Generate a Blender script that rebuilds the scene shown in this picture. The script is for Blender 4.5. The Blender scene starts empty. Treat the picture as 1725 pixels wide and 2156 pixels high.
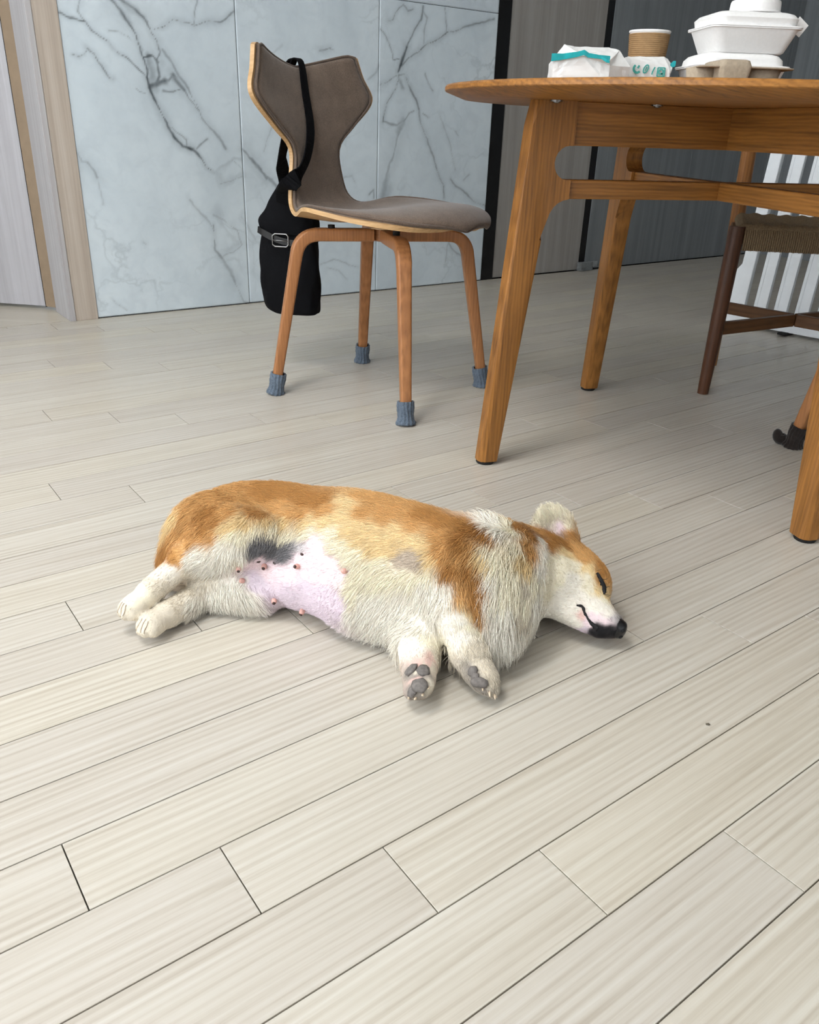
import bpy, bmesh, math, random
import numpy as np
from mathutils import Vector, Matrix

random.seed(7)
rng = np.random.default_rng(7)
scene = bpy.context.scene
COL = scene.collection

# ------------------------------------------------------------------ camera
PITCH, ROLL, CAM_H = 0.446157, 0.0358996, 0.675
cp, sp, cr, sr = math.cos(PITCH), math.sin(PITCH), math.cos(ROLL), math.sin(ROLL)
fwd = Vector((0, cp, -sp)); rgt0 = Vector((1, 0, 0)); up0 = Vector((0, sp, cp))
rgt = rgt0 * cr + up0 * sr
upv = rgt0 * -sr + up0 * cr
cam_data = bpy.data.cameras.new('camera')
cam_data.sensor_fit = 'HORIZONTAL'
cam_data.sensor_width = 36.0
cam_data.lens = 36.0 * 1707.5 / 1725.0
cam_data.clip_start = 0.02
cam = bpy.data.objects.new('camera', cam_data)
COL.objects.link(cam)
cam.matrix_world = Matrix(((rgt.x, upv.x, -fwd.x, 0), (rgt.y, upv.y, -fwd.y, 0),
                           (rgt.z, upv.z, -fwd.z, CAM_H), (0, 0, 0, 1)))
scene.camera = cam

# ------------------------------------------------------------------ world, light, exposure
DU = np.array([.8, .6, 0.0])       # direction of the planks and of the back wall
DV = np.array([.6, -.8, 0.0])      # from the back wall into the room


def uv(u, v, z=0.0):
    p = DU * u + DV * v
    return (float(p[0]), float(p[1]), float(z))


world = bpy.data.worlds.new('overcast_sky'); scene.world = world
world.use_nodes = True
bg = world.node_tree.nodes['Background']
bg.inputs[0].default_value = (.80, .90, 1.0, 1)
bg.inputs[1].default_value = 1.0

WIN_U, WIN_V0, WIN_V1, WIN_Z0, WIN_Z1 = -1.75, -2.75, .85, .60, 2.3
BACK_V = 3.3


def area_light(name, loc, direction, sx, sy, power, color):
    ld = bpy.data.lights.new(name, 'AREA')
    ld.shape = 'RECTANGLE'; ld.size = sx; ld.size_y = sy
    ld.energy = power; ld.color = color
    o = bpy.data.objects.new(name, ld); COL.objects.link(o)
    z = -Vector(direction).normalized()
    x = (Vector((0, 0, 1)).cross(z) if abs(z.z) < .99 else Vector((.8, .6, 0))).normalized(); y = z.cross(x)
    o.matrix_world = Matrix(((x.x, y.x, z.x, loc[0]), (x.y, y.y, z.y, loc[1]), (x.z, y.z, z.z, loc[2]), (0, 0, 0, 1)))
    return o


area_light('window_daylight', uv(WIN_U - .12, (WIN_V0 + WIN_V1) / 2, (WIN_Z0 + WIN_Z1) / 2), DU, WIN_V1 - WIN_V0, WIN_Z1 - WIN_Z0, 88, (.93, .97, 1.0))
area_light('balcony_daylight', uv(.6, BACK_V + .12, 1.25), -DV, 3.2, 2.0, 12, (1.0, .98, .96))
# the living-room ceiling lamp, behind and above the camera
cl_ = area_light('ceiling_lamp', (-.82, .72, 2.385), (0, 0.0001, -1), .9, .55, 27, (1.0, .99, .97))

vs = scene.view_settings
vs.view_transform = 'Standard'; vs.look = 'None'; vs.gamma = 1.0; vs.use_curve_mapping = False
vs.exposure = 0.06
scene.cycles.use_denoising = True
cy_ = scene.cycles
cy_.max_bounces = 4; cy_.diffuse_bounces = 3; cy_.glossy_bounces = 2; cy_.transmission_bounces = 4; cy_.transparent_max_bounces = 4
cy_.use_adaptive_sampling = True; cy_.adaptive_threshold = .1; cy_.adaptive_min_samples = 12
cy_.denoising_prefilter = 'FAST'
world.cycles.sampling_method = 'NONE'
cy_.sample_clamp_indirect = 4.0


# ------------------------------------------------------------------ helpers
def link(o, parent=None):
    COL.objects.link(o)
    if parent is not None:
        o.parent = parent
    return o


def tag(o, label, cat, group=None):
    o['label'] = label; o['category'] = cat
    if group:
        o['group'] = group
    return o


def thing(name, label, cat, loc=(0, 0, 0), rz=0.0, group=None):
    o = bpy.data.objects.new(name, None)
    o.empty_display_size = .05
    o.location = loc; o.rotation_euler = (0, 0, rz)
    link(o)
    return tag(o, label, cat, group)


def mesh_obj(name, verts, faces, m=None, parent=None, smooth=False, kind=None):
    me = bpy.data.meshes.new(name)
    me.from_pydata([tuple(map(float, v)) for v in verts], [], [tuple(map(int, f)) for f in faces])
    me.update()
    if smooth:
        me.polygons.foreach_set('use_smooth', [True] * len(me.polygons))
    if m is not None:
        me.materials.append(m)
    o = bpy.data.objects.new(name, me)
    link(o, parent)
    if kind:
        o['kind'] = kind
    return o


def bm_obj(name, bm, m=None, parent=None, smooth=False, kind=None):
    me = bpy.data.meshes.new(name)
    bmesh.ops.recalc_face_normals(bm, faces=bm.faces[:])
    bm.to_mesh(me); bm.free()
    if smooth:
        me.polygons.foreach_set('use_smooth', [True] * len(me.polygons))
    if m is not None:
        me.materials.append(m)
    o = bpy.data.objects.new(name, me)
    link(o, parent)
    if kind:
        o['kind'] = kind
    return o


def bm_box(lo, hi, bevel=0.0, seg=1):
    bm = bmesh.new()
    bmesh.ops.create_cube(bm, size=1.0)
    for v in bm.verts:
        v.co = Vector([lo[i] + (v.co[i] + .5) * (hi[i] - lo[i]) for i in range(3)])
    if bevel > 0:
        bmesh.ops.bevel(bm, geom=bm.edges[:], offset=bevel, segments=seg, profile=.5, affect='EDGES')
    return bm


def bm_prism(poly, axis, t0, t1, bevel=0.0, seg=1):
    """poly: 2D outline; extruded along axis (0 x, 1 y, 2 z) from t0 to t1"""
    bm = bmesh.new()

    def P(p, t):
        return {0: (t, p[0], p[1]), 1: (p[0], t, p[1]), 2: (p[0], p[1], t)}[axis]
    a = [bm.verts.new(P(p, t0)) for p in poly]
    b = [bm.verts.new(P(p, t1)) for p in poly]
    f1 = bm.faces.new(a); f2 = bm.faces.new(b[::-1])
    n = len(poly)
    for i in range(n):
        bm.faces.new((a[i], b[i], b[(i + 1) % n], a[(i + 1) % n]))
    if bevel > 0:
        es = list(set(f1.edges[:] + f2.edges[:]))
        bmesh.ops.bevel(bm, geom=es, offset=bevel, segments=seg, profile=.5, affect='EDGES', clamp_overlap=True)
    return bm


def catmull(pts, n):
    pts = np.asarray(pts, float)
    k = len(pts)
    t = np.linspace(0, k - 1, n)
    i = np.clip(np.floor(t).astype(int), 0, k - 2)
    f = (t - i)[:, None]
    p0 = pts[np.clip(i - 1, 0, k - 1)]; p1 = pts[i]; p2 = pts[i + 1]; p3 = pts[np.clip(i + 2, 0, k - 1)]
    return .5 * (2 * p1 + (p2 - p0) * f + (2 * p0 - 5 * p1 + 4 * p2 - p3) * f ** 2 + (3 * p1 - p0 - 3 * p2 + p3) * f ** 3)


def frames_along(path):
    path = np.asarray(path, float)
    T = np.gradient(path, axis=0)
    T /= np.linalg.norm(T, axis=1)[:, None] + 1e-12
    ref = np.array([0, 0, 1.0]) if abs(T[0][2]) < .9 else np.array([1.0, 0, 0])
    N = []
    nrm = ref - T[0] * (ref @ T[0]); nrm /= np.linalg.norm(nrm)
    for t in T:
        nrm = nrm - t * (nrm @ t); nrm /= np.linalg.norm(nrm)
        N.append(nrm.copy())
    N = np.array(N)
    B = np.cross(T, N)
    return path, T, N, B


def sweep(path, section, cap=True, closed=False, frame=None):
    """section(i) -> list of (a, b) offsets along N, B at path point i"""
    path, T, N, B = frames_along(path) if frame is None else frame
    verts, faces = [], []
    n = len(path); m = None
    for i in range(n):
        s = section(i)
        m = len(s)
        for a, b in s:
            verts.append(path[i] + N[i] * a + B[i] * b)
    for i in range(n - 1 if not closed else n):
        for j in range(m):
            a0 = i * m + j; a1 = i * m + (j + 1) % m
            i2 = (i + 1) % n
            b0 = i2 * m + j; b1 = i2 * m + (j + 1) % m
            faces.append((a0, a1, b1, b0))
    if cap and not closed:
        faces.append(tuple(range(m))[::-1])
        faces.append(tuple(range((n - 1) * m, n * m)))
    return verts, faces


def circ(r, k=12, r2=None, ph=0.0):
    r2 = r if r2 is None else r2
    return [(r * math.cos(2 * math.pi * j / k + ph), r2 * math.sin(2 * math.pi * j / k + ph)) for j in range(k)]


def rrect(a, b, r, k=3):
    out = []
    for cx, cy, a0 in ((a - r, b - r, 0), (-a + r, b - r, 90), (-a + r, -b + r, 180), (a - r, -b + r, 270)):
        for j in range(k + 1):
            t = math.radians(a0 + 90 * j / k)
            out.append((cx + r * math.cos(t), cy + r * math.sin(t)))
    return out


def tube(name, path, r, m, parent, k=12, smooth=True, closed=False, kind=None):
    rr = (lambda i: r) if not hasattr(r, '__len__') else (lambda i: r[i])
    v, f = sweep(path, lambda i: circ(rr(i), k), closed=closed)
    return mesh_obj(name, v, f, m, parent, smooth, kind)


def lathe(profile, k=48):
    """profile [(r,z)]"""
    verts, faces = [], []
    n = len(profile)
    for r, z in profile:
        for j in range(k):
            t = 2 * math.pi * j / k
            verts.append((r * math.cos(t), r * math.sin(t), z))
    for i in range(n - 1):
        for j in range(k):
            faces.append((i * k + j, i * k + (j + 1) % k, (i + 1) * k + (j + 1) % k, (i + 1) * k + j))
    faces.append(tuple(range(k))[::-1]); faces.append(tuple(range((n - 1) * k, n * k)))
    return verts, faces


def smooth_by_angle(o, deg=35):
    me = o.data
    me.polygons.foreach_set('use_smooth', [True] * len(me.polygons))
    bm = bmesh.new(); bm.from_mesh(me)
    for e in bm.edges:
        if len(e.link_faces) == 2 and e.calc_face_angle(0) > math.radians(deg):
            e.smooth = False
    bm.to_mesh(me); bm.free()


# ------------------------------------------------------------------ materials
def srgb(r, g, b):
    def c(x):
        x /= 255.0
        return x / 12.92 if x <= .04045 else ((x + .055) / 1.055) ** 2.4
    return (c(r), c(g), c(b), 1.0)


class NT:
    def __init__(self, name):
        self.m = bpy.data.materials.new(name)
        self.m.use_nodes = True
        self.t = self.m.node_tree
        self.bsdf = self.t.nodes['Principled BSDF']

    def n(self, typ, **kw):
        nd = self.t.nodes.new(typ)
        for k, v in kw.items():
            setattr(nd, k, v)
        return nd

    def l(self, a, b):
        self.t.links.new(a, b)

    def setv(self, sock, v):
        if isinstance(v, bpy.types.NodeSocket):
            self.l(v, sock)
        else:
            sock.default_value = v

    def coord(self, which='Object', scale=(1, 1, 1), rand=0.0):
        tc = self.n('ShaderNodeTexCoord')
        mp = self.n('ShaderNodeMapping')
        mp.inputs['Scale'].default_value = scale
        src = tc.outputs[which]
        if rand:
            oi = self.n('ShaderNodeObjectInfo')
            mul = self.n('ShaderNodeVectorMath', operation='SCALE')
            mul.inputs[0].default_value = (rand, rand * .73, rand * 1.31)
            self.l(oi.outputs['Random'], mul.inputs['Scale'])
            ad = self.n('ShaderNodeVectorMath', operation='ADD')
            self.l(src, ad.inputs[0]); self.l(mul.outputs[0], ad.inputs[1])
            src = ad.outputs[0]
        self.l(src, mp.inputs[0])
        return mp.outputs[0]

    def noise(self, vec, scale=5, detail=4, rough=.55, dist=0.0):
        nd = self.n('ShaderNodeTexNoise')
        nd.inputs['Scale'].default_value = scale
        nd.inputs['Detail'].default_value = detail
        nd.inputs['Roughness'].default_value = rough
        nd.inputs['Distortion'].default_value = dist
        self.l(vec, nd.inputs['Vector'])
        return nd.outputs['Fac']

    def ramp(self, fac, stops, interp='LINEAR'):
        nd = self.n('ShaderNodeValToRGB')
        nd.color_ramp.interpolation = interp
        e = nd.color_ramp.elements
        while len(e) < len(stops):
            e.new(.5)
        for i, (p, c) in enumerate(stops):
            e[i].position = p
            e[i].color = c if hasattr(c, '__len__') else (c, c, c, 1)
        self.l(fac, nd.inputs[0])
        return nd.outputs[0]

    def mix(self, fac, a, b, typ='MIX'):
        nd = self.n('ShaderNodeMix', data_type='RGBA', blend_type=typ)
        self.setv(nd.inputs[0], fac)
        self.setv(nd.inputs[6], a); self.setv(nd.inputs[7], b)
        return nd.outputs[2]

    def math(self, op, a, b=0.0):
        nd = self.n('ShaderNodeMath', operation=op)
        self.setv(nd.inputs[0], a); self.setv(nd.inputs[1], b)
        return nd.outputs[0]

    def bump(self, h, strength=.2, dist=.002):
        nd = self.n('ShaderNodeBump')
        nd.inputs['Strength'].default_value = strength
        nd.inputs['Distance'].default_value = dist
        self.l(h, nd.inputs['Height'])
        self.l(nd.outputs[0], self.bsdf.inputs['Normal'])

    def out(self, color, rough=.5, metal=0.0, spec=.5, **kw):
        b = self.bsdf.inputs
        self.setv(b['Base Color'], color); self.setv(b['Roughness'], rough)
        self.setv(b['Metallic'], metal); self.setv(b['Specular IOR Level'], spec)
        for k, v in kw.items():
            self.setv(b[k], v)
        return self.m


def plain(name, rgb, rough=.5, metal=0.0, spec=.5, var=.06, scale=30, bump=.0, **kw):
    t = NT(name)
    c = srgb(*rgb)
    nz = t.noise(t.coord('Object'), scale, 3)
    lo = tuple(x * (1 - var) for x in c[:3]) + (1,); hi = tuple(min(1, x * (1 + var)) for x in c[:3]) + (1,)
    col = t.ramp(nz, [(.3, lo), (.7, hi)])
    if bump:
        t.bump(nz, bump, .001)
    return t.out(col, rough, metal, spec, **kw)


def wood(name, dark, light, axis=0, ring=9.0, fine=1.0, rough=.42, pores=.5, rand=0.0, spec=.4, bump=.12):
    """grain runs along the local axis"""
    t = NT(name)
    s_long, s_ac = 1.2, 14.0
    sc = [s_ac] * 3; sc[axis] = s_long
    v = t.coord('Object', tuple(sc), rand)
    n1 = t.noise(v, 1.0 * ring / 9, 5, .6, 1.2)
    sc2 = [170.0 * fine] * 3; sc2[axis] = 5.0
    n2 = t.noise(t.coord('Object', tuple(sc2), rand), 1.0, 2, .6)
    sc3 = [5.0] * 3; sc3[axis] = 1.2
    v3 = t.coord('Object', tuple(sc3), rand)
    w = t.n('ShaderNodeTexWave', wave_type='RINGS', rings_direction='XYZ'[axis])
    w.inputs['Scale'].default_value = ring; w.inputs['Distortion'].default_value = 5.0
    w.inputs['Detail'].default_value = 3; w.inputs['Detail Scale'].default_value = 1.2
    t.l(v3, w.inputs[0])
    f = t.math('ADD', t.math('MULTIPLY', n1, .62), t.math('MULTIPLY', w.outputs['Fac'], .12))
    f = t.math('ADD', f, t.math('MULTIPLY', n2, .26))
    base = t.ramp(f, [(.22, srgb(*dark)), (.76, srgb(*light))])
    por = t.ramp(n2, [(.30, 1 - pores), (.48, 1.0)])
    col = t.mix(.55, base, por, 'MULTIPLY')
    t.bump(n2, bump, .0008)
    return t.out(col, rough, 0, spec)


# ------------------------------------------------------------------ room: floor
def plank_material():
    t = NT('pale_oak_plank')
    R = 17.0
    fine = t.noise(t.coord('Object', (3.0, 210, 1), R), 1.0, 3, .65, .2)
    mid = t.noise(t.coord('Object', (1.5, 52, 1), R), 1.0, 4, .62, 1.6)
    v = t.coord('Object', (1.5, 13, 1), R)
    w = t.n('ShaderNodeTexWave', wave_type='BANDS', bands_direction='Y')
    w.inputs['Scale'].default_value = 2.2; w.inputs['Distortion'].default_value = 9.0
    w.inputs['Detail'].default_value = 2; w.inputs['Detail Scale'].default_value = .55; w.inputs['Detail Roughness'].default_value = .35
    t.l(v, w.inputs[0])
    f = t.math('ADD', t.math('MULTIPLY', fine, .38), t.math('MULTIPLY', mid, .50))
    f = t.math('ADD', f, t.math('MULTIPLY', w.outputs['Fac'], .12))
    col = t.ramp(f, [(.33, srgb(185, 176, 163)), (.5, srgb(202, 195, 184)), (.66, srgb(212, 207, 198))])
    oi = t.n('ShaderNodeObjectInfo')
    tone = t.ramp(oi.outputs['Random'], [(.0, srgb(246, 245, 244)), (.5, srgb(252, 252, 250)), (1.0, srgb(255, 254, 248))])
    col = t.mix(1.0, col, tone, 'MULTIPLY')
    t.bump(fine, .06, .0006)
    return t.out(col, .34, 0, .42)


M = {}
M['plank'] = plank_material()
M['subfloor'] = plain('dark_joint', (38, 32, 27), .9)
M['plaster'] = plain('white_plaster', (206, 204, 200), .85, var=.02, scale=8)
M['ceiling'] = plain('white_ceiling', (222, 221, 218), .9, var=.02, scale=6)

W_, P_ = .09414, .80
V_ORG, U_ORG = -.6828, .0828
joint = {0: 0, 1: .131, 2: .269, 3: .401, 4: .584, -1: .673, -2: .5385, -3: .4035, -4: .272, -5: .131, -6: .0036, -7: .672,
         -8: .534, -9: .3564, -10: .2254, -11: .095, -12: .7586, -13: .599, -14: .463, -15: .330, -16: .20, -17: .067,
         -18: .7324, -19: .595, -20: .460, -21: .327, -22: .19, -23: .06, -24: .72, -25: .59, -26: .45}
for r in range(5, 45):
    joint[r] = (joint[r - 1] + .1335) % P_
ROOM_U0, ROOM_U1, WALL_V = WIN_U, 5.05, -3.05

fl = mesh_obj('floor', [uv(ROOM_U0 - .1, WALL_V - 1.6, -.009), uv(ROOM_U1 + .1, WALL_V - 1.6, -.009), uv(ROOM_U1 + .1, BACK_V + .1, -.009), uv(ROOM_U0 - .1, BACK_V + .1, -.009),
                        uv(ROOM_U0 - .1, WALL_V - 1.6, -.06), uv(ROOM_U1 + .1, WALL_V - 1.6, -.06), uv(ROOM_U1 + .1, BACK_V + .1, -.06), uv(ROOM_U0 - .1, BACK_V + .1, -.06)],
              [(0, 3, 2, 1), (4, 5, 6, 7), (0, 1, 5, 4), (1, 2, 6, 5), (2, 3, 7, 6), (3, 0, 4, 7)], M['subfloor'], kind='structure')
GAP = .0014


def plank_verts(L, W):
    c = .0003
    x, y = L / 2 - GAP / 2, W / 2 - GAP / 2
    v = [(-x + c, -y + c, 0), (x - c, -y + c, 0), (x - c, y - c, 0), (-x + c, y - c, 0),
         (-x, -y, -c), (x, -y, -c), (x, y, -c), (-x, y, -c), (-x, -y, -.009), (x, -y, -.009), (x, y, -.009), (-x, y, -.009)]
    f = [(0, 1, 2, 3)]
    for a in (0, 4):
        for j in range(4):
            f.append((a + j, a + 4 + j, a + 4 + (j + 1) % 4, a + (j + 1) % 4))
    f.append((8, 11, 10, 9))
    return v, f


pv, pf = plank_verts(P_, W_)
plank_me = bpy.data.meshes.new('plank'); plank_me.from_pydata(pv, [], pf); plank_me.update(); plank_me.materials.append(M['plank'])
rot = math.atan2(.6, .8)
Cw = np.array([0, 0, CAM_H]); Fn, Rn, Un = (np.array(q) for q in (fwd, rgt, upv))


def in_view(p, m=40):
    D = np.array(p) - Cw
    d = D @ Fn
    if d < .05:
        return False
    x = 862.5 + 1707.5 * (D @ Rn) / d; y = 1078 - 1707.5 * (D @ Un) / d
    return -m < x < 1725 + m and -m < y < 2156 + m


rest_v, rest_f = [], []
n_plank = 0
for r in range(-26, 43):
    v0 = V_ORG + r * W_
    j0 = U_ORG + joint[r]
    k0 = math.floor((ROOM_U0 - j0) / P_); k1 = math.ceil((ROOM_U1 - j0) / P_)
    for k in range(k0, k1):
        ua, ub = max(j0 + k * P_, ROOM_U0), min(j0 + (k + 1) * P_, ROOM_U1)
        va, vb = max(v0, WALL_V - .01), v0 + W_
        if ub - ua < .02 or vb > BACK_V:
            continue
        seen = any(in_view(uv(ua + (ub - ua) * s, va + (vb - va) * t)) for s in (0, .25, .5, .75, 1) for t in (0, .5, 1))
        full = abs(ub - ua - P_) < 1e-6 and va == v0
        loc = uv((ua + ub) / 2, (va + vb) / 2)
        if seen:
            if full:
                me = plank_me
            else:
                a, b = plank_verts(ub - ua, vb - va)
                me = bpy.data.meshes.new('plank'); me.from_pydata(a, [], b); me.update(); me.materials.append(M['plank'])
            o = bpy.data.objects.new('plank', me)
            o.location = loc; o.rotation_euler = (0, 0, rot)
            link(o, fl); n_plank += 1
        else:
            a, b = plank_verts(ub - ua, vb - va)
            base = len(rest_v)
            for q in a:
                p = DU * q[0] - DV * q[1]
                rest_v.append((loc[0] + p[0], loc[1] + p[1], q[2]))
            rest_f += [tuple(i + base for i in f) for f in b]
mesh_obj('planks_out_of_view', rest_v, rest_f, M['plank'], fl, kind='stuff')
# planks beyond the doorway and behind the wall line (hall floor)
hv, hf = plank_verts(3.0, 1.5)
hall = mesh_obj('hall_floor', [(DU * q[0] - DV * q[1] + np.array(uv(.6, WALL_V - .765))) * np.array([1, 1, 0]) + np.array([0, 0, q[2]]) for q in hv], hf, M['plank'], fl)


# ------------------------------------------------------------------ room: walls
def wall_box(name, u0, u1, v0, v1, z0, z1, m, parent=None, kind=None, bevel=0.0):
    bm = bm_box((u0, v0, z0), (u1, v1, z1), bevel)
    for v in bm.verts:
        v.co = Vector(uv(v.co.x, v.co.y, v.co.z))
    return bm_obj(name, bm, m, parent, kind=kind)


def laminate(name, c0, c1, c2, scale=1.0, rough=.5):
    t = NT(name)
    a = t.noise(t.coord('Object', (26 * scale, 26 * scale, .7)), 1.0, 5, .6, .4)
    b = t.noise(t.coord('Object', (120 * scale, 120 * scale, 2.5)), 1.0, 3, .6)
    f = t.math('ADD', t.math('MULTIPLY', a, .7), t.math('MULTIPLY', b, .3))
    col = t.ramp(f, [(.36, srgb(*c0)), (.5, srgb(*c1)), (.64, srgb(*c2))])
    t.bump(b, .05, .0005)
    return t.out(col, rough, 0, .4)


M['lam_grey'] = laminate('grey_ash_laminate', (146, 141, 136), (156, 152, 147), (166, 163, 159))
M['lam_dark'] = laminate('slate_laminate', (116, 121, 124), (126, 131, 134), (136, 141, 144))
M['lam_white'] = laminate('white_ash_door', (172, 169, 173), (184, 182, 186), (194, 192, 197), .8)
M['lam_taupe'] = laminate('taupe_frame_laminate', (172, 158, 145), (186, 173, 160), (198, 187, 176), 1.4)
M['lam_jamb'] = laminate('pale_jamb_laminate', (172, 168, 169), (184, 181, 182), (194, 192, 193), 1.2)
M['brown_strip'] = plain('brown_door_edge', (150, 130, 108), .6)
M['black_gap'] = plain('matte_black_trim', (10, 11, 14), .45, var=.1)
M['rubber'] = plain('black_rubber', (18, 18, 19), .8)

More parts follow.
